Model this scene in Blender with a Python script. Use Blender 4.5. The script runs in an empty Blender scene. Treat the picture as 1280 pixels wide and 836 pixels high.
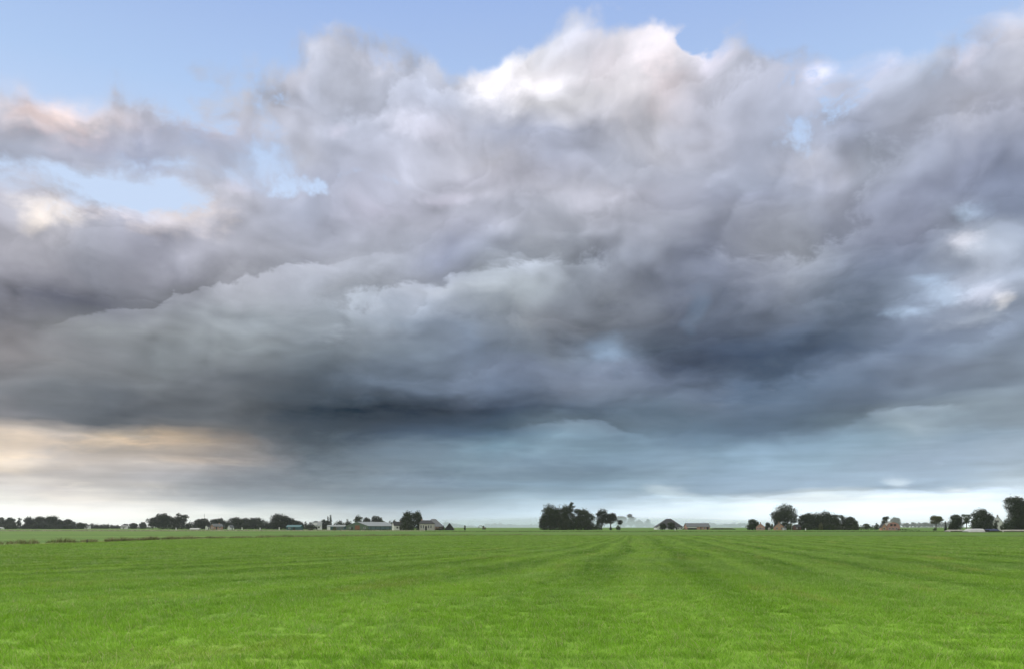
import bpy, bmesh, math, random
from mathutils import Vector, Matrix, noise as mnoise
scene = bpy.context.scene
coll = scene.collection
R = math.radians

# ------------------------------------------------------------------ camera
EYE = 1.8                      # eye height over the field
FOC = 1004.0 / 1280.0          # focal length over frame width (65 degrees across)
cam_data = bpy.data.cameras.new('camera')
cam = bpy.data.objects.new('camera', cam_data)
coll.objects.link(cam)
cam.location = (0, 0, EYE)
cam.rotation_euler = (R(90), 0, 0)
cam_data.sensor_width = 36.0
cam_data.lens = 36.0 * FOC
cam_data.shift_y = (658.0 - 418.0) / 1280.0      # rising front: horizon low in the frame
cam_data.clip_start = 0.1
cam_data.clip_end = 20000.0
scene.camera = cam

# ------------------------------------------------------------------ view
scene.view_settings.view_transform = 'Standard'
scene.view_settings.look = 'None'
scene.view_settings.exposure = 0.0
scene.view_settings.gamma = 1.0
scene.view_settings.use_curve_mapping = False
scene.cycles.max_bounces = 6
scene.cycles.diffuse_bounces = 3
scene.cycles.transmission_bounces = 3
scene.cycles.volume_bounces = 1
scene.cycles.use_adaptive_sampling = True
scene.cycles.adaptive_threshold = 0.012
scene.cycles.use_denoising = True
scene.cycles.denoising_prefilter = 'ACCURATE'

# ------------------------------------------------------------------ sun
SUN_EL, SUN_AZ = 40.0, -52.0   # degrees; azimuth from the view direction, negative = left
sun_data = bpy.data.lights.new('sun', 'SUN')
sun_data.energy = 2.0
sun_data.angle = R(16)         # veiled by cloud
sun_data.color = (1.0, 0.93, 0.82)
sun = bpy.data.objects.new('sun', sun_data)
coll.objects.link(sun)
sd = Vector((math.sin(R(SUN_AZ)) * math.cos(R(SUN_EL)), math.cos(R(SUN_AZ)) * math.cos(R(SUN_EL)), math.sin(R(SUN_EL))))
sun.rotation_euler = sd.to_track_quat('Z', 'Y').to_euler()
sun.location = (-60, 60, 80)

# ------------------------------------------------------------------ small node language
def lin(c):
    c = c / 255.0
    return c / 12.92 if c <= 0.04045 else ((c + 0.055) / 1.055) ** 2.4
def L3(r, g, b): return (lin(r), lin(g), lin(b))
def hexc(h): return L3(int(h[0:2], 16), int(h[2:4], 16), int(h[4:6], 16))

class G:
    """wraps a node tree; every method returns an output socket"""
    def __init__(s, tree): s.t = tree
    def n(s, kind, **kw):
        nd = s.t.nodes.new(kind)
        for k, v in kw.items(): setattr(nd, k, v)
        return nd
    def put(s, sock, v):
        if isinstance(v, bpy.types.NodeSocket): s.t.links.new(v, sock)
        else: sock.default_value = v
    def m(s, op, a, b=None, c=None, clamp=False):
        nd = s.n('ShaderNodeMath', operation=op, use_clamp=clamp)
        s.put(nd.inputs[0], a)
        if b is not None: s.put(nd.inputs[1], b)
        if c is not None: s.put(nd.inputs[2], c)
        return nd.outputs[0]
    def add(s, a, b): return s.m('ADD', a, b)
    def sub(s, a, b): return s.m('SUBTRACT', a, b)
    def mul(s, a, b): return s.m('MULTIPLY', a, b)
    def mad(s, a, b, c): return s.m('MULTIPLY_ADD', a, b, c)
    def rng(s, v, a, b, c=0.0, d=1.0, smooth=False):
        if not smooth and not any(isinstance(k, bpy.types.NodeSocket) for k in (a, b, c, d)):
            t = (d - c) / (b - a)                      # straight line, held at both ends
            return s.m('MINIMUM', s.m('MAXIMUM', s.mad(v, t, c - a * t), min(c, d)), max(c, d))
        nd = s.n('ShaderNodeMapRange', interpolation_type='SMOOTHSTEP' if smooth else 'LINEAR', clamp=not smooth)
        for i, q in enumerate((v, a, b, c, d)): s.put(nd.inputs[i], q)
        return nd.outputs[0]
    def xyz(s, v):
        nd = s.n('ShaderNodeSeparateXYZ'); s.put(nd.inputs[0], v); return nd.outputs
    def rgb(s, c):
        nd = s.n('ShaderNodeSeparateColor'); s.put(nd.inputs[0], c); return nd.outputs
    def crgb(s, r, g_, b):
        nd = s.n('ShaderNodeCombineColor')
        for i, q in enumerate((r, g_, b)): s.put(nd.inputs[i], q)
        return nd.outputs[0]
    def vec(s, x, y, z=0.0):
        nd = s.n('ShaderNodeCombineXYZ')
        for i, q in enumerate((x, y, z)): s.put(nd.inputs[i], q)
        return nd.outputs[0]
    def noise(s, v, scale, detail=4.0, rough=0.5, lac=2.0, dist=0.0, dim='3D', w=None):
        nd = s.n('ShaderNodeTexNoise', noise_dimensions=dim)
        s.put(nd.inputs['Vector'], v)
        for k, q in (('Scale', scale), ('Detail', detail), ('Roughness', rough), ('Lacunarity', lac), ('Distortion', dist)):
            s.put(nd.inputs[k], q)
        return nd.outputs
    def mix(s, f, a, b, blend='MIX'):
        nd = s.n('ShaderNodeMix', data_type='RGBA', blend_type=blend)
        s.put(nd.inputs[0], f)
        for i, q in ((6, a), (7, b)):
            s.put(nd.inputs[i], q if isinstance(q, bpy.types.NodeSocket) else (q[0], q[1], q[2], 1.0))
        return nd.outputs[2]
    def mixf(s, f, a, b):
        nd = s.n('ShaderNodeMix', data_type='FLOAT')
        for i, q in ((0, f), (2, a), (3, b)): s.put(nd.inputs[i], q)
        return nd.outputs[0]
    def scale(s, c, f):
        nd = s.n('ShaderNodeVectorMath', operation='SCALE')
        s.put(nd.inputs[0], c); s.put(nd.inputs['Scale'], f); return nd.outputs[0]
    def ramp(s, f, stops, interp='LINEAR'):
        nd = s.n('ShaderNodeValToRGB'); cr = nd.color_ramp; cr.interpolation = interp
        stops = sorted(stops, key=lambda q: q[0])
        while len(cr.elements) < len(stops): cr.elements.new(0.5)
        for i, (p, c) in enumerate(stops):
            cr.elements[i].position = p
        for i, (p, c) in enumerate(stops):
            cr.elements[i].position = p
            cr.elements[i].color = (c[0], c[1], c[2], c[3] if len(c) > 3 else 1.0)
        s.put(nd.inputs[0], f)
        return nd.outputs

# ------------------------------------------------------------------ sky: cloud bank described over azimuth and elevation
# cloud colours on a coarse lattice (columns 3.6 degrees apart), read as sRGB
COLS = [i * 64 for i in range(21)]
CLOUD = [
 (0,   "d0ccd6 d4d0da ccccd8 c6c8d6 bac0d2 bec2d6 c4c8da c4c8da bec8de c8d0e2 d4d6e4 d0d4e4 d0d0e0 e4e0ea c8cede bcc6de c0c8e0 bcc8e4 b8c4e0 b4bcd6 c2c8da"),
 (40,  "d0ccd6 d4d0da ccccd8 c6c8d6 b4bcd2 bcc2d6 c3c8dc c2c8dc bcc6dc ccd2e4 e0dfe8 c6cee4 d8d8e6 e4e0e8 c8cee2 bac4de bec6e0 bac6e4 b6c2de aeb8d6 c4c8d9"),
 (80,  "d6d2da dcd6da d2d0da c6c8d6 b0bad2 b8bed2 b4bed8 b4bad2 b2bcd7 c4cade f2eef3 d8d6e2 d6d4e0 dcd6de c8cde1 b8c0dc bec3de b9c3e1 b4c4e0 acb4cd b4b8c9"),
 (120, "c8c8d7 e0d6d9 cecad6 c4c1ce bcbecc bcbecd b3bad0 b1b9d0 b0b8d2 b2b9d2 d2d2de cfcfd9 d2cfd8 d6cfd6 b4b8ce aeb4ca a7b0cc acb3cd b4bbd1 b6b8cc a2a7bf"),
 (160, "a6abbd bfbbc4 b0b0c0 a1a6bc b3b1c3 b8bdd2 b0b4ca adb7d0 b5bbd2 b8bcd0 aab2cd a6aec9 b4b9cd c4c5d3 b3b5c7 a2abc6 a8b4d2 9ba5c3 a5acc3 a8acbe 9299b3"),
 (200, "a5acc3 acb2c8 b4b9cd aab2cb a5b2cd a9b3ce b6bacb adb5ce b2b8ce b8bacb b9b9c8 a5adc6 a5acc0 a8aec3 a5acc3 9ea8c3 b2b4c8 a0aac0 969fbb 838cab 7e8aaa"),
 (240, "b9bccd b8bed0 b6bccd b4bacf cecbd6 b4b9d0 adb6d3 adb2cd afb3c8 b4b6ca b3b4c8 afb2c3 b4b6c6 b0b2c5 969eb9 9ca5c2 9ea6be 969eb8 818aa8 7882a0 7684a5"),
 (280, "bebecd dcd8de b6b8c8 a8aabe b2b2c3 b2b6c8 acb2c8 b2b7cc b2b6ca a8adc3 aab0c4 9ba2b4 a0a4b6 a0a5b6 949ab2 a8adbf 8e98ae 808aa5 828aa5 a4b2ca 8294b4"),
 (320, "9696a0 9b9ba5 9699a5 9698a5 9b9daa acadb9 b2b6c4 b2b8c6 b2b8c8 a6aec7 acb4c4 8c94a2 8c93a5 949aac 828aa0 989eb0 8690a2 78829b 768098 b4beD0 a0acc3"),
 (360, "737580 6e717f 6c6e7d 70717e 8c8f9b a5a8b2 a5acba a8afbc a8afbe a5acb8 9ea7b0 7d8591 878e9b 737c8e 737d91 82889a 737e8e 738094 a0b2cc 9aa4b8 98a4b8"),
 (400, "7a7a82 808287 91969b 9ba0a6 969ea5 949ea6 96a0aa 8c96a2 828e9e 808c9e 828a94 767c87 6c7480 646e80 5f6c82 5c697d 5a6a80 64748a 8494b0 8493ac 8494ac"),
 (440, "878487 828287 82868c 878e94 8c9399 8c9398 78828c 737d88 707d8c 738094 6e7a8a 6e7a8a 8296b0 505e70 4e5e78 4e607d 556884 697c96 73849e 788aa0 7d8c9e"),
 (460, "828084 808285 787c82 747a80 747a82 70767e 646e78 5f6a78 6e7b8c 78869b 707c92 78869e 7d8ca5 58647a 415068 465870 5f738e 7688a2 78879e 788498 7d8a9b"),
 (480, "808288 7d8288 70767e 74787e 686d74 5c626a 48525f 556170 647284 707e94 64738a 738096 738298 6c7c94 5f708a 647c98 697d96 64768e 62748e 69788e 788798"),
 (510, "828287 696e76 5f656e 62676f 646970 5c6066 34404e 283646 2c3a50 3a485f 3e506c 4e5f78 5f7691 5f768e 647891 5c7694 4e627c 556982 8ea6b8 8296a8 8ca0b2"),
 (533, "b4a8a0 9a9696 666a70 555a62 555a61 54585f 38434f 303e4f 2c3d55 344a66 3c556f 7896ac 69849b 556e87 556e8a 506a87 647e96 7892a6 96acbc 829bb2 8ca4ba"),
 (555, "e8d8c4 d7cdc3 d4c5b6 d8c3aa c3af9b 6e6e74 4e5864 4b5a6a 52667c 69879e 6e91a8 7d9bb2 7896ac 7692ac 708ea8 7d9bb6 82a0b8 87a2b8 8ca4bc 94aac2 9eb2c8"),
 (580, "cdc3bc b4afaf b2adac aca8a8 afa8a5 828084 5c6874 627282 6c8296 708a9e 7691a8 7691a8 708ca5 87a3bb 82a0b9 91afc8 91afc6 96b2ca a0b6ce a5bcd2 afc6d8"),
 (603, "d4d0cd beb9b8 bebab8 afaeb2 969aa2 7c838e 76828e 768898 768a9e 738aa0 7a96ac 7894ac 84a2ba 90acc2 87a2bc 96b2cc 96b0ca 9eb8d0 a5bed6 a5bed6 c3d4e2"),
 (625, "deded8 e1dcd6 d4d0cd bebebe b4b8bb 96a0a8 8c98a2 8494a2 8092a2 8ca2b2 94acbe 98b2c4 98b2c8 b6cad8 bacfdc cddce6 dceaf0 e4f0f6 e4f0f6 e2eef4 e4f0f4"),
 (645, "fafaf6 f8f8f3 f4f3ef eeede7 e2e4e0 d0d5d4 c8cdcd b6bfc4 a9b5c0 adbdca b2c6d4 c8d7e2 cddce6 d7e4ec d7e4ec e1ecf3 e6f0f6 eaf4f8 eaf4f8 ebf4f8 ecf4f8"),
 (660, "fffffb fffffb fcfcf8 f8f8f4 f0f1ee dfe2e1 d6dada cad2d6 c0cbd3 c0ced8 bccdd9 cddae4 d2e0e9 dae6ed dce8ef e3edf4 e8f2f7 ebf5f9 ebf5f9 ecf5f9 ecf5f9"),
]
# how much of each direction is cloud (0 clear .. 9 closed)
COVER = [
 (0,   "000000000000100000002"),
 (40,  "000011332116291111147"),
 (80,  "000144676399998665379"),
 (120, "475227888999999988789"),
 (160, "899757799999999959999"),
 (200, "666764699999999999999"),
 (215, "566664699999999999999"),
 (232, "112276879999999999999"),
 (250, "223298899999999999999"),
 (264, "578999999999999999999"),
 (280, "699999999999999999999"),
 (320, "999999999999999999999"),
]
_C = {y: s.split() for y, s in CLOUD}
def _row(a, b, fs):
    out = []
    for i in range(21):
        ca, cb, f = _C[a][i], _C[b][i], fs[i]
        out.append(''.join('%02x' % round(int(ca[k:k+2], 16) * (1 - f) + int(cb[k:k+2], 16) * f) for k in (0, 2, 4)))
    return ' '.join(out)
CLOUD.append((218, _row(200, 240, [.45] * 21)))
CLOUD.append((260, _row(240, 280, [.5] * 21)))
CLOUD.append((528, _row(510, 533, [.1, .1, .2, .3, .4] + [.8] * 16)))
CLOUD.append((541, _row(533, 555, [.8, .7, .5, .4, .4] + [.35] * 16)))
CLOUD.append((613, _row(603, 625, [.5] * 12 + [.3, .25, .2, .1, .1, .05, .05, .1, .1])))
CLOUD.append((621, _row(603, 625, [.8] * 12 + [.85, .9, .95, 1, 1, 1, 1, 1, 1])))
def _calm(y, s):                       # a little less blue in the rain haze of the lower right
    if not 40 <= y <= 625: return s
    out = []
    for i, h in enumerate(s.split()):
        c = [int(h[k:k+2], 16) for k in (0, 2, 4)]; m_ = sum(c) / 3.0; f = (0.26 if y < 530 else 0.14) * (i >= 7) if y > 485 else (0.14 if i >= 11 else 0.0) if y > 300 else (0.26 if i >= 4 else 0.12)
        out.append(''.join('%02x' % round(v + (m_ - v) * f) for v in c))
    return ' '.join(out)
CLOUD = sorted((y, _calm(y, s)) for y, s in CLOUD if y != 533)
_rows = [(y, [hexc(h) for h in s.split()]) for y, s in CLOUD]
_cov = [(y, [int(c) / 9.0 for c in s]) for y, s in COVER]
def _bil(rows, x, y, vec=True):
    x = min(max(x, 0), 1280); y = min(max(y, rows[0][0]), rows[-1][0])
    i = min(int(x // 64), 19); fx = x / 64 - i
    k = 0
    while k < len(rows) - 2 and rows[k + 1][0] < y: k += 1
    fy = (y - rows[k][0]) / (rows[k + 1][0] - rows[k][0])
    def at(r):
        a, b = r[i], r[i + 1]
        return tuple(p + (q - p) * fx for p, q in zip(a, b)) if vec else a + (b - a) * fx
    a, b = at(rows[k][1]), at(rows[k + 1][1])
    return tuple(p + (q - p) * fy for p, q in zip(a, b)) if vec else a + (b - a) * fy
AZ = 0.60                                            # half width of the described sector, radians
def to_dir(x, y):                                    # lattice position -> azimuth, 1004 * tan(elevation)
    u = (x - 640) / 1004.0; a = math.atan(u)
    return a, (658 - y) * math.cos(a)
def from_dir(a, r):
    return 640 + 1004 * math.tan(a), 658 - r / math.cos(a)

world = bpy.data.worlds.new("World"); scene.world = world; world.use_nodes = True
world.node_tree.nodes.clear()
g = G(world.node_tree)
gen = g.n('ShaderNodeTexCoord').outputs['Generated']
dx, dy, dz = g.xyz(gen)
az = g.m('ARCTAN2', dx, dy)
hor = g.m('SQRT', g.add(g.mul(dx, dx), g.mul(dy, dy)))
r0 = g.m('MAXIMUM', g.mul(g.m('DIVIDE', dz, g.m('MAXIMUM', hor, 0.002)), 1004.0), 0.0)
r0 = g.m('MINIMUM', r0, 3000.0)
s0 = g.mul(az, 1004.0)
# perspective of a cloud deck: features flatten towards the horizon
qy = g.mul(g.m('LOGARITHM', g.add(r0, 90.0), math.e), 4.8)
qx = g.mul(s0, 1 / 130.0)
q = g.vec(qx, qy, 0.0)
flat = g.mul(g.add(r0, 90.0), 1 / 490.0)
flatc = g.m('MINIMUM', flat, 1.0)
w = g.noise(q, 1.0, 3.5, 0.42, dim='2D')[1]
wx, wy, wz = g.rgb(w)
def vor(v, scale, detail, rough=0.5):
    nd = g.n('ShaderNodeTexVoronoi', voronoi_dimensions='2D', feature='SMOOTH_F1', normalize=True)
    g.put(nd.inputs['Vector'], v)
    for k, qv in (('Scale', scale), ('Detail', detail), ('Roughness', rough), ('Lacunarity', 2.1), ('Smoothness', 0.5)):
        g.put(nd.inputs[k], qv)
    return nd.outputs['Distance']
qw = g.vec(g.mad(g.sub(wx, 0.5), 0.40, qx), g.mad(g.sub(wy, 0.5), 0.40, qy), 0.0)
puff = g.sub(0.42, vor(qw, 2.6, 3.0))                 # rounded cauliflower bumps
fine = g.noise(qw, 1.5, 8.0, 0.47, dim='2D')[0]
qup = g.vec(g.add(g.mad(g.sub(wx, 0.5), 0.40, qx), -0.09), g.add(g.mad(g.sub(wy, 0.5), 0.40, qy), 0.15), 0.0)
fine_up = g.noise(qup, 1.5, 4.0, 0.45, dim='2D')[0]
relief = g.sub(fine, fine_up)
rn = g.noise(qw, 3.4, 7.0, 0.62, dim='2D')[1]
rn1, rn2, rn3 = g.rgb(rn)
# lookup point, stirred
sl = g.add(s0, g.mul(g.sub(wx, 0.5), 85.0))
rl = g.add(r0, g.mul(g.mul(g.sub(wy, 0.5), 66.0), flatc))
rl = g.add(rl, g.mul(g.mul(puff, 30.0), flatc))
sl = g.add(sl, g.mul(puff, 22.0))
pos = g.mad(sl, 1 / (1004.0 * 2 * AZ), 0.5)
NST = 28
col = None; cov = None
for k in range(len(_rows) - 1, -1, -1):
    y = _rows[k][0]; rk = 658 - y
    stops = []
    for i in range(NST):
        a = -AZ + 2 * AZ * i / (NST - 1)
        xx, yy = from_dir(a, rk)
        c = _bil(_rows, xx, yy); al = _bil(_cov, xx, yy, False) if yy < 320 else 1.0
        stops.append((i / (NST - 1), (c[0], c[1], c[2], al)))
    o = g.ramp(pos if col is None else g.mad(g.rgb(col)[0], 1e-9, pos), stops, 'LINEAR')
    if col is None: col = o[0]
    else:
        ra_ = 658 - _rows[k + 1][0]; f = g.mad(rl, 1.0 / (rk - ra_), -ra_ / (rk - ra_))
        col = g.mix(f, col, o[0])
        if y < 320: cov = g.mixf(f, cov, o[1]) if cov is not None else g.mixf(f, 1.0, o[1])

# sharper cloud lips: (lattice x, y, strength) along the lip, then change and reach above, change and reach below
LIPS = [
 ([(40,416,0),(75,405,.5),(110,396,1),(160,389,1),(192,386,1),(205,374,1),(217,361,1),(228,367,1),(255,358,1),(290,351,1),(330,345,.9),(365,333,.8),(400,326,.6),(440,322,.3),(520,318,0)], -.26,60, .20,45, 2.2),
 ([(590,540,0),(640,537,.6),(690,529,1),(740,527,1),(775,535,.8),(820,548,.3),(870,554,0)], -.36,34, .18,25, 3),
 ([(-20,532,1),(40,536,1),(100,541,1),(130,545,1),(190,546,1),(250,546,.9),(280,548,.5),(330,552,0)], -.12,26, .12,16, 3),
 ([(690,627,0),(760,625,.4),(830,620,.6),(900,619,.8),(950,622,1),(990,617,1),(1060,615,1),(1140,614,1),(1200,617,1),(1250,611,.7),(1300,606,.5)], -.12,14, .20,14, 2),
 ([(0,610,.5),(80,606,.5),(150,602,.6),(210,620,.5),(300,628,.4),(400,634,0)], -.07,14, .06,12, 5),
 ([(1050,536,0),(1100,516,.8),(1130,510,1),(1180,509,1),(1225,516,0)], -.22,26, .26,18, 3),
 ([(330,479,0),(420,486,.6),(500,492,.8),(560,501,1),(612,499,1),(645,500,0)], .16,30, -.26,26, 7),
 ([(690,425,0),(740,424,.5),(800,442,.9),(850,466,1),(900,477,1),(960,480,1),(1020,475,1),(1070,462,.9),(1110,440,.6),(1150,405,0)], -.20,110, .20,40, 10),
 ([(600,478,0),(660,462,.6),(715,448,.9),(765,436,1),(800,452,.8),(850,485,.8),(900,500,.7),(980,500,.4),(1040,498,0)], -.12,34, .16,36, 7),
 ([(560,348,0),(600,336,.7),(650,322,1),(690,330,.8),(715,350,.3),(735,380,0)], -.12,40, .18,50, 4),
 ([(860,556,0),(950,549,.8),(1020,541,1),(1060,531,.8),(1110,516,.3),(1140,512,0)], -.22,44, .16,30, 6),
 ([(888,325,0),(905,292,.8),(920,263,1),(940,248,1),(965,240,.8),(985,204,.8),(1005,178,.8),(1040,168,.4),(1090,165,0)], -.10,50, .11,44, 9),
 ([(-10,486,.5),(20,471,.8),(60,459,1),(90,456,.8),(120,463,.4),(150,470,0)], -.08,20, .10,22, 5),
 ([(100,458,0),(160,470,.8),(220,476,1),(320,478,.8),(420,481,0)], -.16,18, .08,16, 8),
 ([(600,150,0),(640,140,.6),(672,128,1),(710,138,1),(745,150,.8),(790,160,.5),(820,165,0)], .06,30, -.10,40, 6),
 ([(560,60,0),(585,84,.4),(600,76,1),(622,64,1),(645,74,.8),(660,70,.4),(690,62,0)], 0,10, .10,30, 2),
 ([(640,275,0),(690,252,.8),(740,243,1),(790,246,.9),(830,270,.4),(850,290,0)], -.07,30, .09,30, 6),
 ([(480,195,0),(510,168,.8),(540,154,1),(570,158,.6),(600,180,0)], -.07,24, .08,24, 5),
 ([(820,420,0),(880,360,.5),(940,345,.7),(1000,350,.5),(1050,380,0)], .05,40, -.09,50, 12),
 ([(200,300,0),(250,285,.5),(320,300,.6),(400,318,0)], .04,30, -.07,40, 8),
 ([(1010,250,0),(1080,240,.6),(1160,262,.8),(1200,285,1),(1240,270,.6),(1290,262,0)], -.10,50, .06,30, 8),
 ([(1040,404,0),(1100,396,.5),(1150,384,1),(1200,372,1),(1240,385,.5),(1290,392,0)], .06,24, -.10,30, 4),
 ([(1000,446,0),(1080,452,.7),(1160,440,.6),(1230,450,.7),(1290,440,0)], -.07,26, .07,22, 6),
 ([(640,590,0),(720,580,.7),(800,588,.8),(880,575,.7),(980,582,.8),(1100,572,.8),(1290,580,.6)], .05,12, -.06,14, 3),
 ([(960,562,0),(1060,556,.8),(1160,560,.8),(1300,552,.6)], .06,12, -.05,12, 3),
 ([(350,345,0),(372,333,.8),(400,328,1),(440,330,.8),(470,322,.6),(520,318,0)], -.06,20, .07,25, 4),
]
lip_jit = g.mul(g.add(g.mul(puff, 34.0), g.add(g.mul(g.sub(fine, 0.5), 20.0), g.mul(g.sub(rn3, 0.5), 34.0))), flatc)
re = g.sub(r0, g.mul(lip_jit, 1.0))
re = g.add(re, g.mul(g.mul(g.sub(wy, 0.5), 30.0), flatc))
pos_e = g.mad(s0, 1 / (1004.0 * 2 * AZ), 0.5)
fac = None
for pts, ca, fa, cb, fb, sw_ in LIPS:
    stops = []
    for (x, y, a) in pts:
        aa, rr = to_dir(x, y); stops.append(((aa + AZ) / (2 * AZ), (rr / 1000.0, a, 0)))
    e = g.rgb(g.ramp(pos_e if fac is None else g.mad(fac, 1e-9, pos_e), stops, 'LINEAR')[0])
    d = g.mad(e[0], -1000.0, re)
    up = g.rng(d, -sw_, sw_, smooth=True)
    wa = g.rng(d, -0.6 * fa, fa, 1.0, 0.0, smooth=True); wb = g.rng(d, -fb, 0.6 * fb, 0.0, 1.0, smooth=True)
    v = g.add(g.mul(g.mul(up, ca), wa), g.mul(g.mul(g.sub(1.0, up), cb), wb))
    v = g.mad(v, g.mul(e[1], 1.4), 1.0)
    fac = v if fac is None else g.mul(fac, v)
# modelling of the billows; calmer in the rain haze low down
amp = g.rng(r0, 60.0, 330.0, 0.55, 1.15)
shade = g.mad(g.mul(relief, amp), 0.42, 1.0)
shade = g.mul(shade, g.mad(g.mul(puff, amp), 0.12, 1.0))
# rounded heads lit from the upper left
qv = g.vec(g.add(g.mad(g.sub(wx, 0.5), 0.6, qx), -0.11), g.add(g.mad(g.sub(wy, 0.5), 0.6, qy), 0.19), 0.0)
qv0 = g.vec(g.mad(g.sub(wx, 0.5), 0.6, qx), g.mad(g.sub(wy, 0.5), 0.6, qy), 0.0)
heads = g.sub(vor(qv, 0.95, 2.0), vor(qv0, 0.95, 2.0))
where = g.mul(g.rng(wz, 0.40, 0.60, 0.25, 1.0, smooth=True), g.rng(r0, 70.0, 260.0, 0.25, 1.0))
shade = g.mul(shade, g.mad(g.mul(heads, where), 1.5, 1.0))
# billows overlapping one another: each cell brightens towards its upper left, with a crisp rim against the one behind
rg1 = g.add(g.sub(rn1, 0.5), g.mul(puff, 0.45)); rg2 = g.add(g.sub(rn2, 0.5), g.mul(puff, 0.75))
def billows(scale, rag, ox):
    v_ = g.vec(g.add(g.mad(g.sub(wx, 0.5), 0.75, g.add(qx, ox)), g.mul(rg1, rag)), g.add(g.mad(g.sub(wy, 0.5), 0.75, qy), g.mul(rg2, rag)), 0.0)
    nd = g.n('ShaderNodeTexVoronoi', voronoi_dimensions='2D', feature='SMOOTH_F1')
    nd.inputs['Smoothness'].default_value = 0.24
    g.put(nd.inputs['Vector'], v_); nd.inputs['Scale'].default_value = scale; nd.inputs['Randomness'].default_value = 0.9
    dv = g.n('ShaderNodeVectorMath', operation='SUBTRACT'); g.put(dv.inputs[0], v_); g.put(dv.inputs[1], nd.outputs['Position'])
    dt = g.n('ShaderNodeVectorMath', operation='DOT_PRODUCT'); g.put(dt.inputs[0], dv.outputs[0]); dt.inputs[1].default_value = (-0.45 * scale, 0.9 * scale, 0)
    return dt.outputs['Value']
tall = g.rng(r0, 90.0, 300.0, 0.25, 1.0)
pm = g.noise(g.vec(qx, qy, 0.0), 0.55, 2.0, 0.5, dim='2D')[1]
pr, pg, pb = g.rgb(pm)
shade = g.mul(shade, g.mad(g.mul(billows(0.62, 0.62, 3.0), tall), g.mul(g.rng(pr, 0.40, 0.58, 0.05, 1.0, smooth=True), 0.33), 1.0))
shade = g.mul(shade, g.mad(g.mul(billows(1.45, 0.46, 7.0), tall), g.mul(g.rng(pg, 0.42, 0.60, 0.0, 1.0, smooth=True), 0.145), 1.0))
shade = g.mul(shade, g.mad(g.mul(billows(4.0, 0.24, 1.0), tall), g.mul(g.rng(pb, 0.44, 0.62, 0.0, 1.0, smooth=True), 0.06), 1.0))
shade = g.mul(shade, g.rng(r0, 26.0, 47.0, 1.34, 1.0))
# thin level streaks low over the horizon
stk = g.noise(g.vec(g.mul(qx, 0.28), g.mul(qy, 1.5), 4.0), 1.0, 5.0, 0.52, dim='2D')[0]
shade = g.mul(shade, g.mad(g.mul(g.sub(stk, 0.5), g.rng(r0, 8.0, 40.0)), g.rng(r0, 90.0, 200.0, 0.75, 0.0), 1.0))
cr_, cg_, cb_ = g.rgb(col); sf = g.mul(shade, fac)
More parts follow.
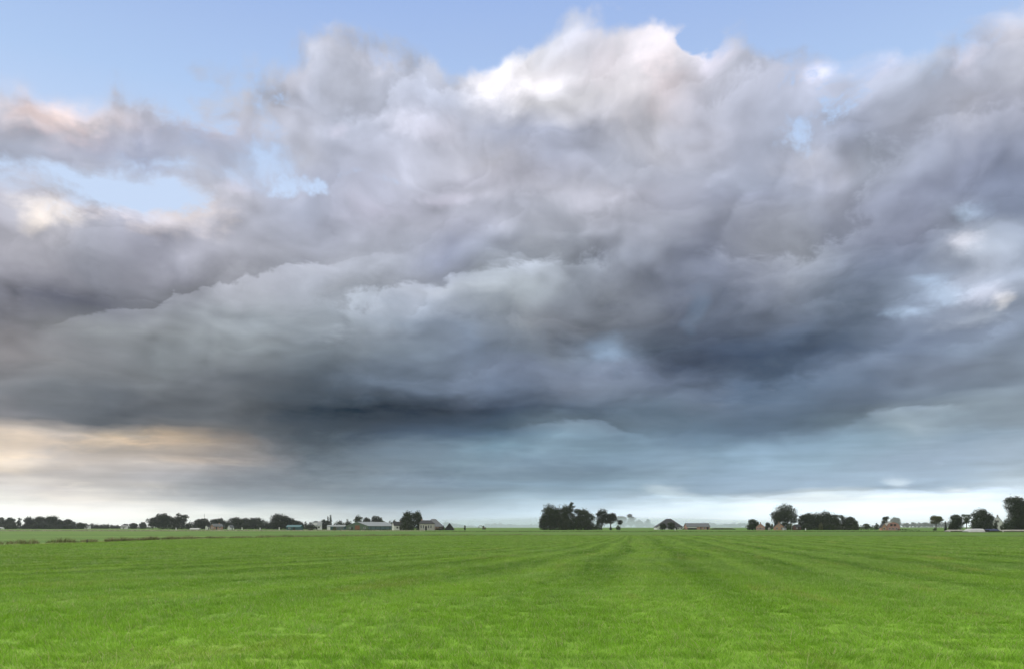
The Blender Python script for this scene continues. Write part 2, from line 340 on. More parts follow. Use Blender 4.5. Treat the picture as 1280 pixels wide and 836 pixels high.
# sunlit heads and thin bright places in the bank: lattice x, y, half sizes, light added (linear)
BRIGHT = [
 (45,140,34,30,(.27,.17,.13)), (125,134,54,14,(.16,.12,.10)), (180,128,20,10,(.10,.09,.09)), (260,158,40,14,(.08,.06,.06)),
 (62,270,30,9,(.30,.25,.18)), (40,280,12,9,(.22,.18,.12)), (480,574,170,24,(.042,.052,.058)), (330,590,90,18,(.03,.03,.03)), (118,264,34,9,(.17,.14,.13)), (218,262,52,24,(.26,.21,.17)), (285,232,20,10,(.14,.12,.14)),
 (622,94,26,34,(.34,.32,.34)), (690,98,26,11,(.24,.22,.22)), (716,45,22,18,(.14,.13,.15)), (822,52,30,36,(.18,.15,.15)), (765,84,50,18,(.06,.04,.04)), (840,110,30,26,(.10,.07,.07)), (896,74,17,18,(.22,.20,.24)),
 (1036,82,15,9,(.22,.20,.24)), (1092,76,22,12,(.10,.08,.10)), (1200,80,15,16,(.22,.19,.20)), (1272,35,26,16,(.12,.10,.09)), (415,58,28,14,(.10,.10,.11)), (470,70,22,12,(.12,.11,.12)),
 (538,158,34,18,(.15,.14,.16)), (568,246,30,9,(.14,.13,.16)), (468,260,26,12,(.09,.08,.10)), (430,163,12,9,(.14,.12,.14)), (372,96,24,14,(.06,.05,.05)), (862,162,26,10,(.10,.11,.14)),
 (1200,306,15,11,(.28,.26,.27)), (1236,312,40,22,(.10,.11,.12)), (1262,374,9,8,(.36,.32,.27)), (1236,362,18,9,(.22,.21,.23)), (1155,350,12,7,(.15,.21,.28)), (1180,367,22,9,(.17,.22,.28)), (1146,386,18,5,(.18,.24,.31)), (1217,262,17,9,(.18,.25,.33)), (1232,392,30,8,(.12,.13,.14)),
 (772,430,18,17,(.08,.12,.17)), (870,388,9,18,(.02,.04,.06)), (740,247,40,12,(.10,.10,.12)), (1012,188,26,22,(.08,.07,.06)), (820,300,36,14,(.06,.06,.07)), (585,420,12,22,(.015,.025,.04)),
 (140,550,34,8,(.16,.10,.04)), (212,551,30,7,(.16,.09,.03)), (60,600,40,5,(.10,.09,.07)), (180,606,34,4,(.08,.07,.05)), (20,549,50,12,(.16,.11,.06)), (255,576,36,5,(.10,.065,.03)), (30,578,50,7,(.12,.09,.05)), (120,620,60,8,(.12,.11,.08)),
 (100,182,90,15,(-.07,-.07,-.06)), (262,180,60,14,(-.06,-.06,-.05)), (70,122,46,10,(.12,.08,.06)), (440,112,56,40,(.09,.09,.10)), (330,372,120,30,(.035,.035,.034)), (190,405,80,14,(.025,.026,.026)), (660,350,36,50,(.05,.052,.05)), (735,375,34,50,(-.04,-.042,-.045)), (470,350,80,24,(.03,.03,.03)), (830,330,60,40,(-.03,-.03,-.03)), (1080,330,60,40,(-.03,-.03,-.035)), (1000,290,40,50,(.03,.03,.025)), (240,500,160,16,(-.02,-.02,-.02)), (700,510,200,14,(-.015,-.015,-.015)), (930,425,150,50,(-.016,-.019,-.022)), (1010,460,90,20,(-.010,-.012,-.012)), (110,372,110,22,(-.03,-.03,-.03)), (1122,602,10,5,(.24,.24,.22)), (1208,612,12,4,(.24,.22,.18)), (900,632,60,7,(.10,.10,.08)), (835,612,26,6,(.16,.16,.14)),
]
hs = g.mixf(0.6, s0, sl); hr = g.mixf(0.6, r0, rl)
hv = g.vec(hs, hr, 0.0)
edge_n = g.add(g.add(g.mul(g.sub(fine, 0.5), 1.8), g.mul(puff, -1.2)), g.mul(g.sub(rn3, 0.5), 2.2))
lit = None
def spot(x, y, rx, ry, after=None):
    a_, r_ = to_dir(x, y)
    d1 = g.n('ShaderNodeVectorMath', operation='SUBTRACT'); g.put(d1.inputs[0], hv if after is None else after); d1.inputs[1].default_value = (a_ * 1004.0, r_, 0)
    d2 = g.n('ShaderNodeVectorMath', operation='MULTIPLY'); g.put(d2.inputs[0], d1.outputs[0]); d2.inputs[1].default_value = (1.0 / rx, 1.0 / ry, 0)
    d3 = g.n('ShaderNodeVectorMath', operation='LENGTH'); g.put(d3.inputs[0], d2.outputs[0])
    return g.rng(g.add(d3.outputs['Value'], edge_n), -0.25, 1.75, 1.0, 0.0, smooth=True)
for x, y, rx, ry, c in BRIGHT:
    v = g.n('ShaderNodeVectorMath', operation='MULTIPLY_ADD')
    af = None
    if lit is not None:
        a_ = g.n('ShaderNodeVectorMath', operation='MULTIPLY_ADD'); g.put(a_.inputs[0], lit); a_.inputs[1].default_value = (1e-9, 1e-9, 1e-9); g.put(a_.inputs[2], hv); af = a_.outputs[0]
    g.put(v.inputs[0], g.vec(*[spot(x, y, rx, ry, af)] * 3)); v.inputs[1].default_value = c
    if lit is None: v.inputs[2].default_value = (0, 0, 0)
    else: g.put(v.inputs[2], lit)
    lit = v.outputs[0]
lr, lg, lb = g.xyz(lit)
cloud = g.crgb(g.mad(cr_, sf, lr), g.mad(cg_, sf, lg), g.mad(cb_, sf, lb))
# clear air between the clouds
blue = g.ramp(g.mul(r0, 1 / 1000.0), [(0.0, L3(214, 228, 244)), (0.40, L3(200, 219, 248)), (0.52, L3(176, 203, 242)), (0.60, L3(166, 192, 236)), (0.66, L3(158, 185, 234)), (1.0, L3(140, 172, 228))])[0]
GAPS = [(50,238,90,20,.34), (195,240,64,16,.34), (246,150,36,12,.22), (368,128,14,10,.3), (350,190,26,26,.16), (1018,150,40,28,.62), (392,234,30,9,.75), (500,226,30,7,.5), (232,208,30,9,.4), (875,40,14,16,.5)]
gap = None
for x, y, rx, ry, a_ in GAPS:
    v = g.mul(spot(x, y, rx, ry, None if gap is None else g.vec(g.mad(gap, 1e-9, hs), hr, 0.0)), -a_); gap = v if gap is None else g.add(gap, v)
cov = g.add(g.sub(cov, 0.07), gap)
cval = g.add(cov, g.add(g.mul(puff, 0.55), g.mul(g.sub(fine, 0.5), 0.75)))
cval = g.mad(g.sub(rn3, 0.5), 0.42, cval)
mask = g.mixf(g.rng(r0, 430.0, 520.0), g.rng(cval, 0.14, 0.76, smooth=True), g.rng(cval, 0.29, 0.64, smooth=True))
front = g.mix(mask, blue, cloud)
# unseen rest of the dome: physical sky, bright cloud added to light the grass
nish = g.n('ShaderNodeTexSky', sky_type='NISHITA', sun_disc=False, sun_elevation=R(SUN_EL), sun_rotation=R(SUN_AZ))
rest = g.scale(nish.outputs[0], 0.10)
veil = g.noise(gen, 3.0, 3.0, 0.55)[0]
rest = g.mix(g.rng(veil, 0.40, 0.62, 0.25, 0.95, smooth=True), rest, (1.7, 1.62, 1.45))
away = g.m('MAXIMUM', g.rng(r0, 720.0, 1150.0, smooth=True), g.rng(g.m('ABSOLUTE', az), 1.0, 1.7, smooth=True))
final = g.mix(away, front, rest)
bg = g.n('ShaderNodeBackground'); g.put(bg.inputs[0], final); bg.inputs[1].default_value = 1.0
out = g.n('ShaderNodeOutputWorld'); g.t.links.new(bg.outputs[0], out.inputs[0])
world.cycles.sampling_method = 'MANUAL'; world.cycles.sample_map_resolution = 512

# ------------------------------------------------------------------ tools for objects
def tag(o, label=None, cat=None, group=None, kind=None):
    if label: o['label'] = label
    if cat: o['category'] = cat
    if group: o['group'] = group
    if kind: o['kind'] = kind
    return o
def link(name, me, mat=None, parent=None):
    o = bpy.data.objects.new(name, me); coll.objects.link(o)
    if mat: me.materials.append(mat)
    if parent: o.parent = parent
    return o
def empty(name, loc, rz=0.0):
    o = bpy.data.objects.new(name, None); coll.objects.link(o)
    o.location = loc; o.rotation_euler = (0, 0, rz); o.empty_display_size = 0.5
    return o
def mesh(name, verts, faces, mat=None, parent=None, smooth=False):
    me = bpy.data.meshes.new(name); me.from_pydata(verts, [], faces); me.update()
    if smooth:
        for p in me.polygons: p.use_smooth = True
    return link(name, me, mat, parent)
def sx(px, d): return (px - 640.0) / 1004.0 * d       # sideways metres for a photo column at distance d
def hz(py, d): return EYE + (658.0 - py) / 1004.0 * d # height for a photo row at distance d
def gd(py): return EYE * 1004.0 / (py - 658.0)        # distance of bare ground seen on a photo row

def new_mat(name):
    m = bpy.data.materials.new(name); m.use_nodes = True
    t = m.node_tree; t.nodes.clear()
    gg = G(t); o = gg.n('ShaderNodeOutputMaterial')
    return m, gg, o
def plain(name, rgb, rough=0.8, var=0.25, scale=1.2, metal=0.0, spec=0.3, streak=(1, 1, 1)):
    """surface with uneven, weathered colour"""
    m, gg, o = new_mat(name)
    tc = gg.n('ShaderNodeTexCoord').outputs['Object']
    mp = gg.n('ShaderNodeMapping'); gg.put(mp.inputs[0], tc); mp.inputs['Scale'].default_value = streak
    f = gg.noise(mp.outputs[0], scale, 6.0, 0.6)[0]
    c = gg.mix(gg.rng(f, 0.3, 0.7), tuple(v * (1 - var) for v in rgb), tuple(min(1, v * (1 + var)) for v in rgb))
    b = gg.n('ShaderNodeBsdfPrincipled'); gg.put(b.inputs['Base Color'], c)
    b.inputs['Roughness'].default_value = rough; b.inputs['Metallic'].default_value = metal
    b.inputs['Specular IOR Level'].default_value = spec
    gg.t.links.new(b.outputs[0], o.inputs[0])
    return m

def sward(gg, mown):
    """colour of the grass as it lies: swaths of the mower, tracks, dry and lush spots (world metres)"""
    P = gg.n('ShaderNodeNewGeometry').outputs['Position']
    x, y, z = gg.xyz(P)
    big = gg.noise(P, 0.035, 3.0, 0.55)[0]
    mid = gg.noise(P, 0.30, 4.0, 0.6)[0]
    sml = gg.noise(P, 1.7, 4.0, 0.65)[0]
    if mown:
        a = math.atan(150 / 1004.0)
        xr = gg.sub(gg.mul(x, math.cos(a)), gg.mul(y, math.sin(a)))       # across the mowing direction
        left = gg.mul(xr, gg.m('MULTIPLY', gg.m('MAXIMUM', y, 8.0), 1 / 42.0))
        o_ = gg.mixf(gg.m('LESS_THAN', xr, 0.0), xr, left)
        o_ = gg.add(o_, gg.mul(gg.sub(big, 0.5), 5.0))
        w1 = gg.m('SINE', gg.mul(o_, 2 * math.pi / 3.7))
        w2 = gg.m('SINE', gg.mad(o_, 2 * math.pi / 1.55, 0.8))
        trk = gg.rng(gg.m('ABSOLUTE', gg.sub(gg.m('FRACT', gg.mul(o_, 1 / 2.9)), 0.5)), 0.0, 0.085, 1.0, 0.0)
        sw = gg.mad(w1, 0.5, gg.mul(w2, 0.22))
        fresh, deep = (0.208, 0.352, 0.040), (0.078, 0.182, 0.016)
        f = gg.add(gg.mad(sw, 0.50, 0.54), gg.add(gg.mul(gg.sub(big, 0.5), 0.6), gg.add(gg.mul(gg.sub(mid, 0.5), 1.4), gg.add(gg.mul(gg.sub(sml, 0.5), 0.9), gg.mul(gg.sub(gg.noise(P, 8.5, 3.0, 0.6)[0], 0.5), 1.3)))))
        f = gg.sub(f, gg.mul(trk, 0.38))
        c = gg.mix(gg.rng(f, 0.0, 1.0), deep, fresh)
        grey = gg.noise(P, 0.13, 3.0, 0.6)[0]
        c = gg.mix(gg.rng(gg.add(gg.add(grey, gg.rng(x, -10.0, 45.0, 0.0, 0.10)), gg.mul(w1, 0.05)), 0.46, 0.70, 0.0, 0.6), c, (0.180, 0.300, 0.075))
        c = gg.mix(gg.mul(gg.rng(gg.add(y, gg.mul(gg.sub(mid, 0.5), 14.0)), 12.0, 34.0, 0.85, 0.0), gg.rng(sml, 0.3, 0.6, 0.5, 1.0)), c, (0.225, 0.410, 0.038))   # paler green towards the near end of the meadow
        dryn = gg.noise(gg.vec(gg.mul(o_, 0.5), gg.mul(y, 0.07)), 1.0, 4.0, 0.65)[0]
        c = gg.mix(gg.rng(dryn, 0.57, 0.76, 0.0, 0.6), c, (0.30, 0.30, 0.075))
    else:
        st = gg.noise(gg.vec(gg.mul(x, 0.010), gg.mul(y, 0.045)), 1.0, 5.0, 0.6)[0]
        c = gg.mix(gg.rng(st, 0.35, 0.65), (0.050, 0.130, 0.010), (0.115, 0.205, 0.024))
        c = gg.mix(gg.rng(mid, 0.52, 0.75, 0.0, 0.5), c, (0.160, 0.180, 0.060))
    return c

# boundary ditch, from photo rows of its near bank
DITCH = [(-60,683.5),(0,681),(109,678),(200,674.6),(300,672.2),(400,670.6),(480,669.6),(560,668.9),(640,668.6),(800,668.9),(1000,669.4),(1280,670.4),(1340,670.6)]
DP = [(sx(px, gd(py)), gd(py)) for px, py in DITCH]
def ditch_y(x):
    for (xa, ya), (xb, yb) in zip(DP, DP[1:]):
        if xa <= x <= xb: return ya + (yb - ya) * (x - xa) / (xb - xa)
    return DP[0][1] - 2 if x < DP[0][0] else DP[-1][1]

# ground: one sheet to the horizon
m_far, gg, o = new_mat('rough_pasture')
c = sward(gg, False)
bs = gg.n('ShaderNodeBsdfPrincipled'); gg.put(bs.inputs['Base Color'], c); bs.inputs['Roughness'].default_value = 0.85
bs.inputs['Specular IOR Level'].default_value = 0.15
gg.t.links.new(bs.outputs[0], o.inputs[0])
S = 6000.0
ground = mesh('ground', [(-S, -S, 0), (S, -S, 0), (S, S, 0), (-S, S, 0)], [(0, 1, 2, 3)], m_far); tag(ground, kind='structure')

m_mown, gg, o = new_mat('mown_meadow')
c = sward(gg, True)
bs = gg.n('ShaderNodeBsdfPrincipled'); gg.put(bs.inputs['Base Color'], c); bs.inputs['Roughness'].default_value = 0.8
bs.inputs['Specular IOR Level'].default_value = 0.15
bm_ = gg.n('ShaderNodeBump'); bm_.inputs['Strength'].default_value = 0.7; bm_.inputs['Distance'].default_value = 0.12
Pn = gg.n('ShaderNodeNewGeometry').outputs['Position']
gg.put(bm_.inputs['Height'], gg.noise(Pn, 2.2, 6.0, 0.7)[0]); gg.put(bs.inputs['Normal'], bm_.outputs[0])
gg.t.links.new(bs.outputs[0], o.inputs[0])
mv = [(DP[0][0], -40.0, 0.004), (DP[-1][0], -40.0, 0.004)] + [(x, y, 0.004) for x, y in reversed(DP)]
meadow = mesh('meadow', mv, [tuple(range(len(mv)))], m_mown); tag(meadow, kind='structure')

# grass blades: a few square pieces of turf, scattered over the meadow as one growing mass
def blade_mat(name, colour_fn, pale, pale_share, transl=0.35):
    m, gg, o = new_mat(name)
    c = colour_fn(gg)
    geo = gg.n('ShaderNodeNewGeometry')
    rnd = geo.outputs['Random Per Island']
    c = gg.mix(gg.rng(rnd, 0.0, 1.0, -0.25, 0.25), c, gg.scale(c, 1.7))
    hv = gg.n('ShaderNodeHueSaturation'); gg.put(hv.inputs['Color'], c)
    gg.put(hv.inputs['Value'], gg.rng(gg.m('FRACT', gg.mul(rnd, 7.31)), 0, 1, 0.72, 1.45)); c = hv.outputs[0]
    c = gg.mix(gg.m('LESS_THAN', gg.m('FRACT', gg.mul(rnd, 13.7)), pale_share), c, pale)
    bs = gg.n('ShaderNodeBsdfPrincipled'); gg.put(bs.inputs['Base Color'], c); bs.inputs['Roughness'].default_value = 0.55
    bs.inputs['Specular IOR Level'].default_value = 0.25
    tr = gg.n('ShaderNodeBsdfTranslucent'); gg.put(tr.inputs[0], gg.scale(c, 1.15))
    ms = gg.n('ShaderNodeMixShader'); ms.inputs[0].default_value = transl
    gg.t.links.new(bs.outputs[0], ms.inputs[1]); gg.t.links.new(tr.outputs[0], ms.inputs[2])
    gg.t.links.new(ms.outputs[0], o.inputs[0])
    return m
m_blade = blade_mat('grass_blades', lambda gg: sward(gg, True), (0.46, 0.47, 0.22), 0.075)

def blades(verts, faces, rnd, x, y, z, h, wd, lean, curl):
    a = rnd.uniform(0, 2 * math.pi); ca, sa = math.cos(a), math.sin(a)
    la = lean[0] + rnd.gauss(0, 0.42); lb = lean[1] + rnd.gauss(0, 0.42)
    n = len(verts)
    for k, (f, ww) in enumerate(((0.0, 1.0), (0.5, 0.85), (1.0, 0.0))):
        cx = x + la * h * (f * f * curl + f * (1 - curl)) ; cy = y + lb * h * (f * f * curl + f * (1 - curl))
        cz = z + h * (f - 0.18 * f * f * curl)
        if ww: verts += [(cx - ca * wd * ww, cy - sa * wd * ww, cz), (cx + ca * wd * ww, cy + sa * wd * ww, cz)]
        else: verts.append((cx, cy, cz))
    faces += [(n, n + 1, n + 3, n + 2), (n + 2, n + 3, n + 4)]

turf = bpy.data.collections.new('turf_pieces')          # sources only; never placed in the scene themselves
TS = 2.0
for v in range(8):
    rnd = random.Random(100 + v); vs, fs = [], []
    near = v < 5
    n = 9000 if near else 3800
    ox = v * 17.3
    for i in range(n):
        x, y = rnd.uniform(-TS / 2 - .1, TS / 2 + .1), rnd.uniform(-TS / 2 - .1, TS / 2 + .1)
        t = mnoise.fractal(Vector((x * 2.1 + ox, y * 2.1, 3.0)), 0.9, 2.0, 3)      # tussocks
        t2 = mnoise.noise(Vector((x * 8.5 + ox, y * 8.5, 31.0)))
        if t2 < -0.12 and rnd.random() < 0.6: continue
        if t < -0.15 and rnd.random() < 0.6: continue
        h = max(0.022, (0.060 + 0.070 * t + 0.045 * t2) * rnd.uniform(0.6, 1.4))
        if rnd.random() < 0.022: h *= 2.3
        l1 = mnoise.noise(Vector((x * 1.3 + ox, y * 1.3, 9.0))); l2 = mnoise.noise(Vector((x * 1.3 + ox, y * 1.3, 19.0)))
        blades(vs, fs, rnd, x, y, 0.0, h, rnd.uniform(0.0024, 0.0048) * (1.0 if near else 1.9), (0.2 + 1.3 * l1, 1.3 * l2), 0.6)
    me = bpy.data.meshes.new('turf_piece'); me.from_pydata(vs, [], fs); me.materials.append(m_blade)
    turf.objects.link(bpy.data.objects.new('turf_piece', me))
rnd = random.Random(5)
pts, rots, scl, idx = [], [], [], []
y = 6.0
while y < 172:
    half = 0.70 * y + 4
    x = -half
    while x < half:
        px_, py_ = x + rnd.uniform(-.1, .1), y + rnd.uniform(-.1, .1)
        if py_ < ditch_y(px_) - 1.4:
            pts.append((px_, py_, 0.004)); rots.append(rnd.randrange(4) * math.pi / 2 + rnd.uniform(-.12, .12))
            p = mnoise.fractal(Vector((px_ * 0.18, py_ * 0.18, 1.0)), 0.9, 2.0, 3)
            scl.append(1.0 + 0.35 * max(-1, min(1, p)))
            idx.append(rnd.randrange(5) if y < 48 else 5 + rnd.randrange(3))
        x += TS
    y += TS
me = bpy.data.meshes.new('grass'); me.from_pydata(pts, [], [])
for nm, kind, dat in (('turn', 'FLOAT', rots), ('tall', 'FLOAT', scl), ('piece', 'INT', idx)):
    at = me.attributes.new(nm, kind, 'POINT'); at.data.foreach_set('value', dat)
grass = link('grass', me, m_blade); tag(grass, kind='stuff')
tree_ = bpy.data.node_groups.new('scatter_turf', 'GeometryNodeTree')
tree_.interface.new_socket('Geometry', in_out='INPUT', socket_type='NodeSocketGeometry')
tree_.interface.new_socket('Geometry', in_out='OUTPUT', socket_type='NodeSocketGeometry')
gn = G(tree_)
gi, go = gn.n('NodeGroupInput'), gn.n('NodeGroupOutput')
ci = gn.n('GeometryNodeCollectionInfo', transform_space='ORIGINAL')
ci.inputs['Collection'].default_value = turf; ci.inputs['Separate Children'].default_value = True; ci.inputs['Reset Children'].default_value = True
ip = gn.n('GeometryNodeInstanceOnPoints')
def attr(nm, ty):
    nd = gn.n('GeometryNodeInputNamedAttribute', data_type=ty); nd.inputs['Name'].default_value = nm
    return nd.outputs['Attribute']
tree_.links.new(gi.outputs[0], ip.inputs['Points']); tree_.links.new(ci.outputs[0], ip.inputs['Instance'])
ip.inputs['Pick Instance'].default_value = True
tree_.links.new(attr('piece', 'INT'), ip.inputs['Instance Index'])
tree_.links.new(gn.vec(0.0, 0.0, attr('turn', 'FLOAT')), ip.inputs['Rotation'])
tree_.links.new(gn.vec(1.0, 1.0, attr('tall', 'FLOAT')), ip.inputs['Scale'])
tree_.links.new(ip.outputs[0], go.inputs[0])
md = grass.modifiers.new('scatter', 'NODES'); md.node_group = tree_

# strips of longer, half dry growth
def strip(name, path, per_m, depth, hgt, cols, seed, wd=0.012, patchy=0.0):
    rnd = random.Random(seed); vs, fs = [], []
    m = blade_mat(name + '_blades', lambda gg: gg.mix(gg.rng(gg.noise(gg.n('ShaderNodeNewGeometry').outputs['Position'], 0.22, 4.0, 0.6)[0], 0.35, 0.65), cols[0], cols[1]), cols[2], 0.12, 0.25)
    for (xa, ya, ha), (xb, yb, hb) in zip(path, path[1:]):
        ln = math.hypot(xb - xa, yb - ya)
        for i in range(int(ln * per_m)):
            f = rnd.random(); x = xa + (xb - xa) * f; y = ya + (yb - ya) * f + rnd.uniform(0, depth)
            t = mnoise.fractal(Vector((x * 0.35, y * 0.35, seed)), 0.9, 2.0, 3)
            if patchy and t < patchy - 0.3: continue
            h = hgt * (ha + (hb - ha) * f) * (1.0 + 0.7 * t) * rnd.uniform(0.55, 1.15)
            if h > 0.02: blades(vs, fs, rnd, x, y, 0.0, h, wd * rnd.uniform(0.6, 1.5), (0.1, 0.0), 0.7)
    o = mesh(name, vs, fs, m); return tag(o, kind='stuff')
pp = []
for i, (x, y) in enumerate(DP):
    px = DITCH[i][0]
    pp.append((x, y - 0.6, 1.0 if px < 120 else 0.85 if px < 320 else 0.7 if px < 500 else 0.5 if px < 700 else 0.35))
strip('ditch_reeds', pp, 100, 3.2, 0.60, ((0.105, 0.130, 0.045), (0.180, 0.180, 0.080), (0.36, 0.31, 0.19)), 3, 0.016, 0.04)
strip('pale_field_edge', [(x, y - 5.5 + 1.2 * k * 0, 1.0) for k, (x, y) in enumerate(DP[:5])], 150, 0.7, 0.16, ((0.26, 0.33, 0.10), (0.32, 0.36, 0.15), (0.5, 0.5, 0.28)), 4, 0.014)
strip('roadside_grass', [(sx(-40, 350), 350, 1.0), (sx(330, 345), 345, 1.0), (sx(530, 340), 340, 0.7)], 45, 6.0, 0.70, ((0.23, 0.225, 0.16), (0.32, 0.31, 0.22), (0.5, 0.47, 0.36)), 5, 0.05)
strip('bank_grass', [(sx(530, 300), 300, .8), (sx(800, 300), 300, 0.8), (sx(1320, 290), 290, 0.9)], 35, 5.0, 0.45, ((0.075, 0.120, 0.030), (0.105, 0.150, 0.050), (0.2, 0.2, 0.1)), 6, 0.05)

# air: thin evening mist over the polder
hz_m, gg, o = new_mat('mist')
pv = gg.n('ShaderNodeVolumePrincipled'); pv.inputs['Color'].default_value = (0.86, 0.92, 0.98, 1)
pv.inputs['Density'].default_value = 0.00009; pv.inputs['Anisotropy'].default_value = 0.2
gg.t.links.new(pv.outputs[0], o.inputs['Volume'])
HS, HT = 6100.0, 48.0
hv_ = [(sx_ * HS, sy_ * HS, z_) for z_ in (-1.0, HT) for sx_, sy_ in ((-1, -1), (1, -1), (1, 1), (-1, 1))]
haze = mesh('haze', hv_, [(3, 2, 1, 0), (4, 5, 6, 7), (0, 1, 5, 4), (1, 2, 6, 5), (2, 3, 7, 6), (3, 0, 4, 7)], hz_m); tag(haze, kind='stuff')

# a bank of ground mist lying far out behind the middle wood
mm, gg, o = new_mat('ground_mist')
pv = gg.n('ShaderNodeVolumePrincipled'); pv.inputs['Color'].default_value = (0.74, 0.87, 1.0, 1); pv.inputs['Density'].default_value = 0.0010
gg.t.links.new(pv.outputs[0], o.inputs['Volume'])
bmm = bmesh.new(); bmesh.ops.create_uvsphere(bmm, u_segments=32, v_segments=16, radius=1.0)
for v in bmm.verts: v.co = Vector((sx(735, 2000) + v.co.x * 520, 2050 + v.co.y * 700, 1.5 + v.co.z * 24 if v.co.z > 0 else 1.5 + v.co.z * 2.0))
me = bpy.data.meshes.new('mist'); bmm.to_mesh(me); bmm.free()
tag(link('mist', me, mm), kind='stuff')

# ------------------------------------------------------------------ trees
def leaf_mat(name, dark, light):
    m, gg, o = new_mat(name)
    geo = gg.n('ShaderNodeNewGeometry'); rnd = geo.outputs['Random Per Island']
    big = gg.noise(gg.n('ShaderNodeTexCoord').outputs['Object'], 0.35, 3.0, 0.6)[0]
    f = gg.add(gg.mul(rnd, 0.55), gg.rng(big, 0.35, 0.65, 0.0, 0.45))
    c = gg.mix(f, dark, light)
    bs = gg.n('ShaderNodeBsdfPrincipled'); gg.put(bs.inputs['Base Color'], c); bs.inputs['Roughness'].default_value = 0.6
    bs.inputs['Specular IOR Level'].default_value = 0.2
    gg.t.links.new(bs.outputs[0], o.inputs[0])
    return m
LEAF = {
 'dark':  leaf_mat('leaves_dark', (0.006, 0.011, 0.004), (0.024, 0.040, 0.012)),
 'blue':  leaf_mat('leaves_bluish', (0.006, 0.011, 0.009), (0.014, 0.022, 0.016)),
 'green': leaf_mat('leaves_green', (0.020, 0.036, 0.010), (0.050, 0.078, 0.020)),
 'olive': leaf_mat('leaves_olive', (0.040, 0.046, 0.012), (0.085, 0.088, 0.026)),
 'veil':  leaf_mat('leaves_haze_tinted', (0.050, 0.062, 0.060), (0.085, 0.100, 0.095)),  # far trees: part of the haze is painted into this leaf colour
 'pale':  leaf_mat('leaves_pale', (0.035, 0.045, 0.022), (0.090, 0.105, 0.055)),
}
BARK = plain('bark', (0.045, 0.038, 0.030), 0.9, 0.4, 3.0)

def tube(vs, fs, path, sides=7):
    """tapered limb along (point, radius) pairs"""
    base = len(vs)
    for i, (p, r) in enumerate(path):
        for k in range(sides):
            a = 2 * math.pi * k / sides
            vs.append((p[0] + r * math.cos(a), p[1] + r * math.sin(a), p[2]))
    for i in range(len(path) - 1):
        for k in range(sides):
            a, b = base + i * sides + k, base + i * sides + (k + 1) % sides
            fs.append((a, b, b + sides, a + sides))
    vs.append(tuple(path[-1][0])); t = len(vs) - 1
    for k in range(sides): fs.append((base + (len(path) - 1) * sides + k, base + (len(path) - 1) * sides + (k + 1) % sides, t))

def crown_mesh(rnd, lobes, leaf, dens):
    """leaf-sized faces spread through and over the lobes (centre, rx, ry, rz)"""
    vs, fs = [], []
    for (c, rx, ry, rz) in lobes:
        n = int(dens * (rx * rz + ry * rz) / (leaf * leaf))
        for i in range(n):
            u = Vector((rnd.gauss(0, 1), rnd.gauss(0, 1), rnd.gauss(0, 1))).normalized()
            ra = (0.40 + 0.66 * rnd.random() ** 0.6)
            ra *= 1.0 + 0.42 * mnoise.noise(u * 2.6 + Vector(c)) + 0.25 * mnoise.noise(u * 6.5 + Vector(c))
            if rnd.random() < 0.04: ra *= rnd.uniform(1.05, 1.3)
            p = Vector((c[0] + u.x * rx * ra, c[1] + u.y * ry * ra, c[2] + u.z * rz * ra))
            if p.z < 0.03: p.z = rnd.uniform(0.03, 0.5)
            nrm = (u + Vector((rnd.gauss(0, .6), rnd.gauss(0, .6), rnd.gauss(0, .6)))).normalized()
            t1 = nrm.orthogonal().normalized(); t2 = nrm.cross(t1)
            a = rnd.uniform(0, math.pi); s = leaf * rnd.uniform(0.55, 1.25)
            e1 = (t1 * math.cos(a) + t2 * math.sin(a)) * s; e2 = (t2 * math.cos(a) - t1 * math.sin(a)) * s * 0.6
            k = len(vs)
            vs += [tuple(p - e1), tuple(p - e2 * 0.9), tuple(p + e1), tuple(p + e2)]
            fs.append((k, k + 1, k + 2, k + 3))
    return vs, fs

